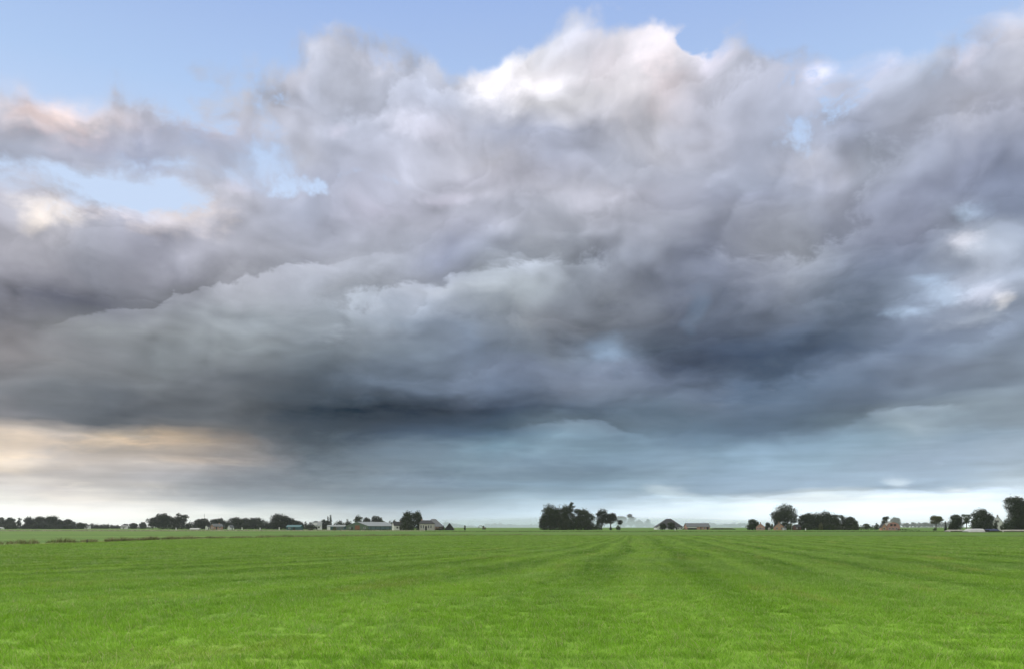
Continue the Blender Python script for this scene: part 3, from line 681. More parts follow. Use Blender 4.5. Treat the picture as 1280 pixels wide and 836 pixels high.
SEED = [0]
def tree(px, top, wpx, d, shape, trunk, label, leaf='dark', group=None, name='tree', cat='tree', depth=1.0):
    """px: column of the crown's middle, top: row of its top, wpx: width in photo pixels, trunk: bare share of the height"""
    SEED[0] += 1; rnd = random.Random(SEED[0] * 7 + 11)
    X = sx(px, d); H = hz(top, d); W = wpx / 1004.0 * d / 2 * (1.04 if shape in ('round', 'loose') else 1.15 if shape == 'bush' else 1.0)
    root = empty(name, (X, d, 0)); tag(root, label, cat, group)
    zb = H * trunk; ch = H - zb
    lobes = []
    if shape == 'round':
        lobes.append(((0, 0, zb + ch * 0.48), W * 0.72, W * 0.72 * depth, ch * 0.42))
        lobes.append(((W * rnd.uniform(-.2, .2), 0, zb + ch * 0.70), W * 0.66, W * 0.66 * depth, ch * 0.27))
        if trunk < 0.14:
            for sgn in (-1, 0, 1): lobes.append(((sgn * W * .5, 0, H * 0.26), W * 0.5, W * 0.5 * depth, H * 0.26))
        for i in range(13):
            a = rnd.uniform(0, 2 * math.pi); q = rnd.uniform(0.45, 0.92); e = rnd.uniform(-0.75, 1.0)
            k = math.sqrt(max(0.05, 1 - e * e)) * q; r = W * rnd.uniform(0.20, 0.40)
            lobes.append(((W * k * math.cos(a), W * k * math.sin(a) * depth, zb + ch * (0.5 + 0.38 * e)), r, r, min(r * 0.85, ch * .2)))
    elif shape == 'loose':
        for i in range(12):
            a = rnd.uniform(0, 2 * math.pi); q = rnd.uniform(0.1, 0.74); e = rnd.uniform(-0.9, 0.95)
            k = q * (1 - 0.35 * max(0, e)); r = W * rnd.uniform(0.24, 0.42)
            lobes.append(((W * k * math.cos(a), W * k * math.sin(a) * depth, zb + ch * (0.5 + 0.42 * e)), r, r, min(r * 0.7, ch * 0.22)))
        lobes.append(((0, 0, zb + ch * 0.40), W * 0.55, W * 0.55 * depth, ch * 0.34))
    elif shape == 'spire':
        for i in range(9):
            f = i / 8.0
            r = W * (0.95 - 0.8 * abs(f - 0.38) ** 1.1)
            lobes.append(((rnd.uniform(-.1, .1) * W, rnd.uniform(-.1, .1) * W, zb + ch * (0.06 + 0.88 * f)), r, r, ch * 0.10))
    elif shape == 'cone':
        for i in range(8):
            f = i / 7.0; r = W * (1.0 - 0.86 * f)
            lobes.append(((0, 0, zb + ch * (0.08 + 0.86 * f)), r, r, ch * 0.10))
    else:  # 'bush': broad, foliage down to the ground
        n = max(5, int(wpx / 2.5))
        for i in range(n):
            f = (i + 0.5) / n * 2 - 1
            hh = H * (1 - 0.45 * abs(f) ** 2.2) * rnd.uniform(0.72, 1.0) if i not in (n // 2,) else H
            r = max(W * 1.4 / n, W * 0.30)
            lobes.append(((W * f * 0.80, rnd.uniform(-.5, .5) * W * depth, hh * 0.50), r, r, hh * 0.47))
    leaf_s = max(0.25, 0.62 * min(d, 900) / 1004.0) if d < 1000 else 1.5
    lobes = [(c_, a_ * 1.10, b_ * 1.10, e_ * 1.06) for c_, a_, b_, e_ in lobes]
    vs, fs = crown_mesh(rnd, lobes, leaf_s, 4.6)
    mesh('crown', vs, fs, LEAF[leaf], root)
    vs, fs = [], []
    r0_ = max(0.12, W * 0.075)
    zt = zb + ch * 0.55
    tube(vs, fs, [((0, 0, -0.1), r0_ * 1.35), ((0.0, 0, H * 0.05), r0_), ((W * 0.03, 0, zb + 0.1 * ch), r0_ * 0.78), ((W * rnd.uniform(-.08, .08), W * .03, zt), r0_ * 0.35), ((W * rnd.uniform(-.1, .1), 0, zb + ch * 0.8), r0_ * 0.12)])
    for k in range(5):
        a = 2 * math.pi * (k + rnd.random() * 0.6) / 5; z0 = zb + ch * rnd.uniform(0.0, 0.3)
        tube(vs, fs, [((0.01 * W, 0, z0), r0_ * 0.5), ((W * 0.3 * math.cos(a), W * 0.3 * math.sin(a), z0 + ch * 0.16), r0_ * 0.3), ((W * 0.62 * math.cos(a), W * 0.62 * math.sin(a), z0 + ch * 0.32), r0_ * 0.1)], 5)
    mesh('trunk', vs, fs, BARK, root, smooth=True)
    return root

# far left belt along the road
gL = 'trees in the dark belt at the left edge'
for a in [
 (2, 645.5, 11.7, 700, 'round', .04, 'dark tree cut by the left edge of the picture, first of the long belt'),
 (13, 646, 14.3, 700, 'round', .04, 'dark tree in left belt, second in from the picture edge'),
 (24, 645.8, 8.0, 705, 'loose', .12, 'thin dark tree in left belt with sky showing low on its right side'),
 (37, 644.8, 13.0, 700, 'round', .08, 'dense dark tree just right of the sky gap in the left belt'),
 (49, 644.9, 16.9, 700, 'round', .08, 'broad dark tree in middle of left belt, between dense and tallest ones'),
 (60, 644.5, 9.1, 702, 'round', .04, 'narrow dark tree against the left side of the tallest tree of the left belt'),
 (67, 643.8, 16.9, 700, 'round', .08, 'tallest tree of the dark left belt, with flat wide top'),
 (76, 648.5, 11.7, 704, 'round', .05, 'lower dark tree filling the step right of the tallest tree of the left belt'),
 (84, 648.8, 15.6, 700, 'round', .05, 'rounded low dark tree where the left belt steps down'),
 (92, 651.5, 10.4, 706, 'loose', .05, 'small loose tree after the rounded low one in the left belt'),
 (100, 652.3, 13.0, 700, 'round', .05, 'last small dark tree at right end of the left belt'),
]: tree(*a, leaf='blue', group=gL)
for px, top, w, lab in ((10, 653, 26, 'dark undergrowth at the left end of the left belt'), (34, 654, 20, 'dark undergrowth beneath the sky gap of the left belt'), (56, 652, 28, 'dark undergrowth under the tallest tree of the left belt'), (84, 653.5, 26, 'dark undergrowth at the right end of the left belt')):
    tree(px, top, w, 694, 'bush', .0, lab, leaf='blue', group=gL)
gS = 'small far trees between the left belt and the tall pair'
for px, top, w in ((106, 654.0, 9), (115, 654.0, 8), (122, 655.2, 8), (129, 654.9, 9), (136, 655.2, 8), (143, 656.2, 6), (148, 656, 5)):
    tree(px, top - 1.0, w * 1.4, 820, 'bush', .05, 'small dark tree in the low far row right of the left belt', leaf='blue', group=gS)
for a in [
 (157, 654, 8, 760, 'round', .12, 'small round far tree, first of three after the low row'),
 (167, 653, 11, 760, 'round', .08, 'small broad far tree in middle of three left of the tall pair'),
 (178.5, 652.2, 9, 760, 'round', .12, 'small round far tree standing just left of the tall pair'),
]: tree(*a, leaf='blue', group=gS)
gT = 'tall trees left of the brick house'
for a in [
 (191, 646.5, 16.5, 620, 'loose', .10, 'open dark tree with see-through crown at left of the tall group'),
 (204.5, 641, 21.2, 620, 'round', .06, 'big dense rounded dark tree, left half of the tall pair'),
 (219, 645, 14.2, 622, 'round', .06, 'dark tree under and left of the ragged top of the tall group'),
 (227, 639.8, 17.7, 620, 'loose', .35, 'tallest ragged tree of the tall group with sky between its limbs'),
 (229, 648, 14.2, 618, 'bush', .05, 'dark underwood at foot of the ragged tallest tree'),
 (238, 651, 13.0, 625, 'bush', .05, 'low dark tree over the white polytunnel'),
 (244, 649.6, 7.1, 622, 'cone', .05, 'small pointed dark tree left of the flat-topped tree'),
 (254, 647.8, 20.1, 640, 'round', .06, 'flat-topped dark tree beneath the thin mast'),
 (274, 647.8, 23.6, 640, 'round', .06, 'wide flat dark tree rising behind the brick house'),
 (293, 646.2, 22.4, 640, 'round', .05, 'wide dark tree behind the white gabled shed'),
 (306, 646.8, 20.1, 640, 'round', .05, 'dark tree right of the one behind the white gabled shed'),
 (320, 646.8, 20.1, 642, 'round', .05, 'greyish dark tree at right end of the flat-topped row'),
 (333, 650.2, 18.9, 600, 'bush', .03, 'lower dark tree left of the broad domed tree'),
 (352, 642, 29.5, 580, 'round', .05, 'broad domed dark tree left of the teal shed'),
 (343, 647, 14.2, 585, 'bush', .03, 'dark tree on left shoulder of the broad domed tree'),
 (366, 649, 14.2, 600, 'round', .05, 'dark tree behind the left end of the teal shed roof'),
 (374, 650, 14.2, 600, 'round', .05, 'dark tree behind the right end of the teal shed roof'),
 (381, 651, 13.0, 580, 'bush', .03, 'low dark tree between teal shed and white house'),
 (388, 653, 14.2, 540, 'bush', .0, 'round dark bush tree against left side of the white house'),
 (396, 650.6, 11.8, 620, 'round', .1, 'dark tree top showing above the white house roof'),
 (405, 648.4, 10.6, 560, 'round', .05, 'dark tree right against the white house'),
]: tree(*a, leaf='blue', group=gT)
gP = 'pair of narrow poplars'
tree(410, 645.2, 2.6, 640, 'spire', .05, 'left and shorter of the two narrow poplars', leaf='blue', group=gP, name='poplar')
tree(413.3, 643.4, 3.6, 640, 'spire', .05, 'right and taller of the two narrow poplars', leaf='blue', group=gP, name='poplar')
gH = 'trees behind the green hall'
for a in [
 (411, 650.5, 12, 620, 'bush', .03, 'dark low trees massed at foot of the two poplars', 'blue'),
 (424, 649.2, 12, 600, 'bush', .03, 'dark tree behind left half of the low white building', 'dark'),
 (435, 648.3, 14, 600, 'bush', .03, 'dark tree behind left slope of the green hall roof', 'dark'),
 (448, 643, 10, 590, 'round', .05, 'round topped dark tree standing highest behind the hall ridge', 'dark'),
 (459, 646, 13, 600, 'round', .05, 'mid green tree right of the highest one behind the hall', 'blue'),
 (470, 643.6, 14, 610, 'round', .05, 'blue-green tree behind middle of the hall roof', 'blue'),
 (477, 645.2, 10, 615, 'loose', .08, 'pale grey-green thin tree behind right half of the hall roof', 'pale'),
 (478, 649.5, 12, 595, 'bush', .03, 'dark hedge tree under the pale one behind the hall', 'dark'),
 (487, 650, 12, 600, 'bush', .03, 'dark low tree behind right end of the hall roof', 'dark'),
 (493, 649, 5, 600, 'round', .05, 'small dark tree directly above the white gable end', 'dark'),
]: tree(*a[:7], leaf=a[7], group=gH)
gF = 'trees beside the cream farmhouse'
for a in [
 (511, 638, 19, 455, 'round', .08, 'big dense dark tree left of the farmhouse, its broad left half'),
 (521.5, 637.4, 11, 462, 'round', .20, 'tall narrow dark tree rising right behind the big one by the farmhouse'),
 (524.5, 645, 10, 458, 'round', .10, 'dark tree leaning over the left gable of the farmhouse'),
 (508, 650, 16, 445, 'bush', .0, 'dark underwood in front of the dark-roofed white gable house'),
 (553, 656, 6, 452, 'bush', .0, 'low dark bush at right foot of the grey barn roof'),
]: tree(*a, leaf='dark', group=gF)
tree(581, 655.8, 2.6, 430, 'spire', .0, 'lone small upright bush in open field right of the dark peaked shed', leaf='blue')
# wood in the middle
gM = 'trees of the dark wood in the middle'
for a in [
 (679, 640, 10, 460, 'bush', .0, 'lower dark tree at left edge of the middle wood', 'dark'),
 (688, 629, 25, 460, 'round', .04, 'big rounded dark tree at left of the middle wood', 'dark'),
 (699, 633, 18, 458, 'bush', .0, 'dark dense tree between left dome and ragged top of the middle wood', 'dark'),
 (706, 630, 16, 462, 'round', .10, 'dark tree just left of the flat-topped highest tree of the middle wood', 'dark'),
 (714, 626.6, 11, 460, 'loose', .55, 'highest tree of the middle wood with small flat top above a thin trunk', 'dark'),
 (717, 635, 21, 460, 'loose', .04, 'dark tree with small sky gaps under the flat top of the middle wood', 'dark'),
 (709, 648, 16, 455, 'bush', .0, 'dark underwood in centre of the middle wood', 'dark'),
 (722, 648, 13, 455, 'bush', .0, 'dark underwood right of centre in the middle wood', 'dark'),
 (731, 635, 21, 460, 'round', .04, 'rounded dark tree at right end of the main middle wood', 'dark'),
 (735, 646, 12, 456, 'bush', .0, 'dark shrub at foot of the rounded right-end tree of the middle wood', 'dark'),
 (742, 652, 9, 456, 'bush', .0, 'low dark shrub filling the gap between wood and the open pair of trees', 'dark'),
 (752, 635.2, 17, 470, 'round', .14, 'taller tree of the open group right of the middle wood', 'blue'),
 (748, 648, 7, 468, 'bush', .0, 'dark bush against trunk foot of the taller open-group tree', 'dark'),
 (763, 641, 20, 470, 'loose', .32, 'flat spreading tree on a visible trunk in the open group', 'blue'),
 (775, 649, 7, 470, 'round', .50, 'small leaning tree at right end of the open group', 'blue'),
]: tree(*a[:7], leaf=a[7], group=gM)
tree(763.5, 656.5, 3, 466, 'bush', .0, 'tiny dark bush around trunk foot of the flat spreading tree', leaf='dark', name='bush', cat='bush')
tree(772.7, 655.2, 5.2, 465, 'bush', .0, 'small round bush under the small leaning tree', leaf='dark', name='bush', cat='bush')
# round the middle farm
gB = 'dark trees before the big pyramid-roofed barn'
tree(829, 653.3, 8, 540, 'round', .12, 'dark low tree before the left slope of the pyramid barn', leaf='dark', group=gB)
tree(839.5, 651.6, 10, 538, 'round', .06, 'dark taller tree before the middle of the pyramid barn', leaf='dark', group=gB)
# right side
gR = 'trees around the right-hand brick cottages'
for a in [
 (940.5, 647.8, 14, 455, 'round', .04, 'small dark round tree left of the pale cottage, edge of the open field', 'dark'),
 (947, 651, 6, 470, 'loose', .15, 'pale thin tree behind the left roof of the pale cottage', 'pale'),
 (959.8, 652.2, 7, 455, 'round', .04, 'small dark tree between the two brick cottages', 'dark'),
 (964.5, 653.5, 6, 470, 'loose', .1, 'pale bush tree behind the gap between the cottages', 'pale'),
 (971, 650, 8, 475, 'round', .1, 'dark tree behind the orange cottage roof, left of the great round tree', 'dark'),
 (983.5, 629.2, 31, 470, 'round', .16, 'great round solitary dark tree, tallest among the right cottages', 'dark'),
 (981, 649, 14, 466, 'bush', .0, 'dark undergrowth at foot of the great round tree', 'dark'),
 (988, 652, 8, 455, 'bush', .0, 'bright green shrub before trunk of the great round tree', 'green'),
 (1003, 642, 11, 470, 'round', .05, 'dark tree at left shoulder of the long right wood', 'dark'),
 (1012, 640, 17, 468, 'round', .03, 'dark rounded tree on left part of the long right wood', 'dark'),
 (1022, 639.6, 17, 468, 'round', .03, 'dark broad tree in middle of the long right wood', 'dark'),
 (1032, 638, 17, 470, 'round', .03, 'highest dark tree of the long right wood', 'dark'),
 (1043, 641.5, 15, 470, 'round', .05, 'dark tree where the long right wood begins to drop', 'dark'),
 (1053, 643, 15, 472, 'loose', .12, 'dark tree with glints of sky in right part of the long right wood', 'dark'),
 (1063, 645.4, 15, 470, 'round', .10, 'low round dark tree near right end of the long right wood', 'dark'),
 (1069, 649.5, 8, 468, 'round', .08, 'last little dark tree at right end of the long right wood', 'dark'),
 (1006, 652, 16, 460, 'bush', .0, 'dark undergrowth at left foot of the long right wood', 'dark'),
 (1036, 652, 22, 462, 'bush', .0, 'dark undergrowth beneath the highest tree of the long right wood', 'dark'),
 (1025.8, 652, 5, 452, 'bush', .0, 'olive yellow upright shrub in front of the long right wood', 'olive'),
 (1083, 652, 9, 520, 'loose', .08, 'pale thin tree behind the long clipped hedge', 'pale'),
 (1096, 653, 8, 520, 'loose', .08, 'grey-green thin tree behind right end of the long hedge', 'pale'),
 (1106.5, 643.8, 12, 430, 'loose', .30, 'dark layered tree beside the pink gambrel house', 'dark'),
]: tree(*a[:7], leaf=a[7], group=gR)
gE = 'trees near the dark-roofed house at the right edge'
for a in [
 (1170, 644, 16, 400, 'round', .42, 'single green tree on a thin pale trunk in open field', 'olive'),
 (1168.5, 658.2, 4, 398, 'bush', .0, 'small dark shrub at foot of the single thin-trunked tree', 'green'),
 (1181.8, 650.4, 4, 400, 'cone', .0, 'tiny dark conifer right of the single thin-trunked tree', 'blue'),
 (1195, 641.8, 16, 385, 'round', .10, 'dark rounded tree left of the thin airy one', 'dark'),
 (1190, 652, 9, 386, 'bush', .0, 'dark shrub at left foot of the dark rounded tree', 'dark'),
 (1208, 641.5, 13, 390, 'loose', .38, 'thin airy green tree with sky under its crown', 'green'),
 (1225, 635, 22, 370, 'round', .03, 'big dark green domed tree left of the dark-roofed house', 'dark'),
 (1236, 639.5, 12, 372, 'round', .03, 'dark green tree touching the left of the dark-roofed house', 'dark'),
 (1226, 648, 20, 360, 'bush', .0, 'dark clipped shrub mass before the big domed tree', 'dark'),
 (1244.8, 650, 4.6, 355, 'spire', .0, 'narrow dark conifer in front of the white gable', 'dark'),
 (1257, 654, 9, 350, 'bush', .0, 'dark shrub between white gable and the giant right-edge tree', 'dark'),
 (1271, 611, 35, 345, 'loose', .16, 'giant dark tree at right edge with ragged limbs reaching left', 'dark'),
 (1281, 622, 30, 346, 'round', .10, 'dark tree cut by the right edge beside the giant one', 'dark'),
 (1270, 642, 26, 343, 'bush', .0, 'dark underwood at foot of the giant right-edge tree', 'dark'),
]: tree(*a[:7], leaf=a[7], group=gE)
tree(388.5, 659.0, 6, 395, 'bush', .0, 'low dark bush in the field edge in front of the white house', leaf='dark', name='bush', cat='bush')
tree(418.5, 657.4, 5, 440, 'bush', .0, 'olive bush before the low white building', leaf='olive', name='bush', cat='bush')
# veiled far trees
gV = 'far trees veiled in mist'
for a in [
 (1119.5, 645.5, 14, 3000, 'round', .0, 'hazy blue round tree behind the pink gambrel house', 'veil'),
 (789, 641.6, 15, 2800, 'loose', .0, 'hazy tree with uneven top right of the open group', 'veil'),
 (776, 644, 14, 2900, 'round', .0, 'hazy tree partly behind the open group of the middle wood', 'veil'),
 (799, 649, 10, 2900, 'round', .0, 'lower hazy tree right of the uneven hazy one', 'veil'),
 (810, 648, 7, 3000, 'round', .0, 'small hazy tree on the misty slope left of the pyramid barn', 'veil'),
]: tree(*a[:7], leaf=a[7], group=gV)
# woods that read as one veiled mass
def far_wood(spec, seed, dens=5.0):
    rnd = random.Random(seed); lobes = []
    for (pxa, ta, pxb, tb, d) in spec:
        n = max(2, int(abs(pxb - pxa) / 2.2))
        for i in range(n):
            f = (i + rnd.random() * .8) / n; px = pxa + (pxb - pxa) * f; dd = d * rnd.uniform(0.97, 1.04)
            h = hz(ta + (tb - ta) * f + rnd.uniform(-.3, 1.6), dd); w = rnd.uniform(1.8, 3.4) / 1004 * dd
            lobes.append(((sx(px, dd), dd, h * 0.5), w, w, h * 0.5))
    vs, fs = crown_mesh(rnd, lobes, 1.8, dens)
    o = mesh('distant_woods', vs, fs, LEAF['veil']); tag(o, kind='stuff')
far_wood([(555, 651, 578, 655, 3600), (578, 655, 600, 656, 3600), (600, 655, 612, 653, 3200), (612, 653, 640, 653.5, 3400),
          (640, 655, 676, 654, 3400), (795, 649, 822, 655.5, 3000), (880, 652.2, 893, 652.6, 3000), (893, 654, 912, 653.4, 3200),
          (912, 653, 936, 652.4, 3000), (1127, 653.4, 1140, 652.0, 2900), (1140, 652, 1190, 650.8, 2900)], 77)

# ------------------------------------------------------------------ buildings
M = {
 'cream':  plain('cream_render', (0.34, 0.33, 0.30), 0.8, 0.12, 1.0),
 'white':  plain('white_paint', (0.62, 0.63, 0.64), 0.6, 0.10, 1.0),
 'brick':  plain('pale_red_brick', (0.30, 0.185, 0.150), 0.9, 0.22, 2.0),
 'orange': plain('orange_brick', (0.34, 0.20, 0.14), 0.9, 0.2, 2.0),
 'pink':   plain('pinkish_brick', (0.36, 0.20, 0.18), 0.9, 0.2, 2.0),
 'rust':   plain('dark_red_boards', (0.07, 0.030, 0.026), 0.9, 0.3, 2.0),
 'slate':  plain('dark_tiles', (0.028, 0.030, 0.036), 0.7, 0.3, 2.5, streak=(3, 1, 1)),
 'grey':   plain('grey_sheet_roof', (0.105, 0.115, 0.125), 0.6, 0.2, 1.5, streak=(3, .6, .6)),
 'blueg':  plain('pale_sheet_roof', (0.22, 0.245, 0.25), 0.55, 0.14, 1.2, streak=(3, .5, .5)),
 'hallg':  plain('green_sheet_wall', (0.080, 0.120, 0.085), 0.6, 0.2, 1.2, streak=(4, 4, .5)),
 'hallb':  plain('blue_green_sheet_wall', (0.060, 0.110, 0.125), 0.6, 0.2, 1.2, streak=(4, 4, .5)),
 'teal':   plain('teal_sheet', (0.040, 0.125, 0.135), 0.55, 0.2, 1.2, streak=(3, .6, 1)),
 'tealwall': plain('dark_teal_boards', (0.026, 0.080, 0.090), 0.7, 0.25, 1.5),
 'glass':  plain('window_glass', (0.020, 0.024, 0.028), 0.12, 0.2, 1.0, spec=0.6),
 'dark':   plain('dark_boards', (0.022, 0.022, 0.024), 0.85, 0.3, 2.0),
 'sheet':  plain('white_silage_sheet', (0.40, 0.41, 0.41), 0.5, 0.10, 0.8),
 'concrete': plain('pale_concrete', (0.24, 0.235, 0.21), 0.9, 0.2, 0.8),
 'tarp':   plain('dark_blue_tarp', (0.016, 0.022, 0.070), 0.5, 0.3, 1.2),
 'wood':   plain('grey_timber', (0.10, 0.085, 0.07), 0.9, 0.3, 2.0),
 'earth':  plain('earth_and_grass', (0.050, 0.070, 0.022), 0.95, 0.4, 0.6),
 'door':   plain('rusty_brown_door', (0.20, 0.085, 0.050), 0.8, 0.25, 1.5),
 'steel':  plain('galvanised_steel', (0.30, 0.31, 0.32), 0.5, 0.15, 2.0, metal=0.6),
 'yellow': plain('worn_yellow_paint', (0.10, 0.075, 0.020), 0.6, 0.3, 2.0),
}
def box(vs, fs, x0, x1, y0, y1, z0, z1):
    b = len(vs)
    vs += [(x0, y0, z0), (x1, y0, z0), (x1, y1, z0), (x0, y1, z0), (x0, y0, z1), (x1, y0, z1), (x1, y1, z1), (x0, y1, z1)]
    fs += [tuple(b + i for i in f) for f in ((3, 2, 1, 0), (4, 5, 6, 7), (0, 1, 5, 4), (1, 2, 6, 5), (2, 3, 7, 6), (3, 0, 4, 7))]
def prism(name, profile, y0, y1, mat, parent, axis='y'):
    """profile (x, z) pulled along local y, or (y, z) along local x"""
    n = len(profile)
    if axis == 'y': vs = [(a, y0, z) for a, z in profile] + [(a, y1, z) for a, z in profile]
    else: vs = [(y0, a, z) for a, z in profile] + [(y1, a, z) for a, z in profile]
    fs = [tuple(range(n)), tuple(range(2 * n - 1, n - 1, -1))] + [(i, i + n, (i + 1) % n + n, (i + 1) % n) for i in range(n)]
    o = mesh(name, vs, fs, mat, parent)
    b = bmesh.new(); b.from_mesh(o.data); bmesh.ops.recalc_face_normals(b, faces=b.faces); b.to_mesh(o.data); b.free()
    return o
def window(root, x, z, w, h, y=None, xface=None, frame='white', sill=True):
    """in a wall facing -y (y given) or a gable facing x (xface given, x is then the position along y)"""
    fr = 0.08 if w > 0.5 else 0.05
    def put(vs, fs, a0, a1, d0, d1, z0, z1):
        if y is not None: box(vs, fs, a0, a1, y - d1, y - d0, z0, z1)
        else:
            s_ = 1 if xface > 0 else -1
            xs = sorted((xface + s_ * d0, xface + s_ * d1)); box(vs, fs, xs[0], xs[1], a0, a1, z0, z1)
    vs, fs = [], []
    put(vs, fs, x - w / 2 - fr, x - w / 2, 0.003, 0.07, z, z + h); put(vs, fs, x + w / 2, x + w / 2 + fr, 0.003, 0.07, z, z + h)
    put(vs, fs, x - w / 2 - fr, x + w / 2 + fr, 0.003, 0.07, z + h, z + h + fr)
    put(vs, fs, x - w / 2 - fr, x + w / 2 + fr, 0.003, 0.10, z - fr, z)
    put(vs, fs, x - 0.03, x + 0.03, 0.02, 0.055, z, z + h)
    f = mesh('window', vs, fs, M[frame], root)
    vs, fs = [], []; put(vs, fs, x - w / 2, x + w / 2, 0.004, 0.018, z, z + h); mesh('pane', vs, fs, M['glass'], f)
    return f
def door(root, x, w, h, y, mat='dark', z=0.0):
    vs, fs = [], []; box(vs, fs, x - w / 2, x + w / 2, y - 0.06, y - 0.003, z, z + h); d_ = mesh('door', vs, fs, M[mat], root)
    vs, fs = [], []; box(vs, fs, x + w * 0.36, x + w * 0.42, y - 0.10, y - 0.062, z + h * .48, z + h * .54); mesh('handle', vs, fs, M['steel'], d_)
    return d_
def gabled(name, label, cat, px, d, L, W, eave, ridge, yaw, wall, roof, over=0.35, hip=(0, 0), group=None, gambrel=False, wallmat2=None, z0=-0.2):
    """ridge along local x; local -y is the long side turned to the viewer at yaw 0"""
    root = empty(name, (sx(px, d), d, 0), R(yaw)); tag(root, label, cat, group)
    hx, hy = L / 2, W / 2
    if gambrel:
        prof = [(-hy, z0), (hy, z0), (hy, eave), (hy * .72, eave + (ridge - eave) * .62), (0, ridge), (-hy * .72, eave + (ridge - eave) * .62), (-hy, eave)]
        prism('wall', prof, -hx, hx, M[wall], root, 'x')
        edge = [(hy + .12, eave - .12), (hy * .76, eave + (ridge - eave) * .66), (0, ridge + .14), (-hy * .76, eave + (ridge - eave) * .66), (-hy - .12, eave - .12)]
        inner = [(a * .97, z - .10) for a, z in edge]
        inner = [(hy + .004, eave - .10), (hy * .72 + .004, eave + (ridge - eave) * .62 + .004), (0, ridge + .006), (-hy * .72 - .004, eave + (ridge - eave) * .62 + .004), (-hy - .004, eave - .10)]
        prism('roof', edge + inner[::-1], -hx - over, hx + over, M[roof], root, 'x')
        return root
    if hip[0] or hip[1]:
        vs, fs = [], []; box(vs, fs, -hx, hx, -hy, hy, z0, eave); mesh('wall', vs, fs, M[wall], root)
        xa, xb = -hx + hip[0], hx - hip[1]; e = over
        v = [(-hx - e, -hy - e, eave + .003), (hx + e, -hy - e, eave + .003), (hx + e, hy + e, eave + .003), (-hx - e, hy + e, eave + .003),
             (-hx - e, -hy - e, eave + .14), (hx + e, -hy - e, eave + .14), (hx + e, hy + e, eave + .14), (-hx - e, hy + e, eave + .14), (xa if hip[0] else -hx - e, 0, ridge), (xb if hip[1] else hx + e, 0, ridge)]
        f = [(3, 2, 1, 0), (0, 1, 5, 4), (1, 2, 6, 5), (2, 3, 7, 6), (3, 0, 4, 7), (4, 5, 9, 8), (6, 7, 8, 9), (5, 6, 9), (7, 4, 8)]
        mesh('roof', v, f, M[roof], root)
        return root
    prism('wall', [(-hy, z0), (hy, z0), (hy, eave), (0, ridge), (-hy, eave)], -hx, hx, M[wall], root, 'x')
    sl = (ridge - eave) / hy; t = 0.14
    prof = [(-hy - over, eave - sl * over + .01), (0, ridge + .01), (hy + over, eave - sl * over + .01), (hy + over, eave - sl * over + t), (0, ridge + t + .02), (-hy - over, eave - sl * over + t)]
    prism('roof', prof, -hx - over, hx + over, M[roof], root, 'x')
    return root
def roof_of(root): return [c for c in root.children if c.name.split('.')[0] == 'roof'][0]
def chimney(root, x, y, z0, z1, w=0.6, mat='brick'):
    vs, fs = [], []; box(vs, fs, x - w / 2, x + w / 2, y - w / 2, y + w / 2, z0, z1); box(vs, fs, x - w / 2 - .06, x + w / 2 + .06, y - w / 2 - .06, y + w / 2 + .06, z1 + .002, z1 + .10)
    mesh('chimney', vs, fs, M[mat], roof_of(root))

# green farm hall: gable towards the viewer, long side running back to the right
yawH = 62.0; ca, sa = math.cos(R(yawH)), math.sin(R(yawH)); LH, WH = 28.0, 16.6
dH = 480.0; gx = sx(446.5, dH)
hall = gabled('farm_hall', 'long low green metal hall with pale blue-grey sheet roof', 'hall', 640, dH, LH, WH, 2.35, 4.75, yawH, 'hallg', 'blueg', 0.3)
hall.location = (gx + ca * LH / 2, dH + sa * LH / 2, 0)
vs, fs = [], []; box(vs, fs, -LH / 2 - .10, -LH / 2 - .004, -1.9, 1.6, -.1, 2.7); dd = mesh('door', vs, fs, M['door'], hall)
vs, fs = [], []; box(vs, fs, -LH / 2 - .16, -LH / 2 - .102, -.2, -.05, 1.0, 1.3); mesh('handle', vs, fs, M['steel'], dd)
window(hall, -5.6, 0.75, 1.2, 0.9, xface=-LH / 2); window(hall, 5.4, 0.75, 1.2, 0.9, xface=-LH / 2)
vs, fs = [], []; box(vs, fs, -LH / 2 - .10, -LH / 2 - .004, 3.3, 4.6, -.1, 1.7); mesh('door', vs, fs, M['dark'], hall)
vs, fs = [], []; box(vs, fs, -LH / 2 + .1, LH / 2 - .1, -WH / 2 - .05, -WH / 2 - .004, -.1, 2.15); mesh('side_cladding', vs, fs, M['hallb'], hall)
for k in range(6):
    vs, fs = [], []; xx = -LH / 2 + 2.4 + k * 4.6; box(vs, fs, xx - .12, xx + .12, -WH / 2 - .16, -WH / 2 - .052, -.1, 2.12); mesh('post', vs, fs, M['dark'], hall)

b = gabled('low_building', 'low white-walled building with pale blue roof left of the green hall', 'building', 421, 486, 10.6, 5.0, 2.05, 2.85, 0, 'tealwall', 'blueg', .25)
vs, fs = [], []; box(vs, fs, -5.3, -3.4, -2.56, -2.504, -.1, 1.95); mesh('white_panel', vs, fs, M['white'], b)
door(b, -1.2, 1.0, 1.7, -2.5); window(b, 1.2, .7, 1.4, .8, y=-2.5); window(b, 3.6, .7, 1.4, .8, y=-2.5)

b = gabled('house', 'white house with pale grey-blue roof between dark trees', 'house', 394.5, 552, 8.0, 6.4, 2.7, 5.0, 8, 'white', 'blueg', .3)
for xx in (-2.6, -.4, 2.5): window(b, xx, .9, 1.1, 1.2, y=-3.2)
door(b, 1.1, .95, 2.0, -3.2); chimney(b, 2.4, .4, 4.4, 5.6, .6, 'brick')
vs, fs = [], []; box(vs, fs, -1.2, 1.2, -2.55, -1.0, 3.1, 4.3); mesh('dormer', vs, fs, M['white'], roof_of(b))

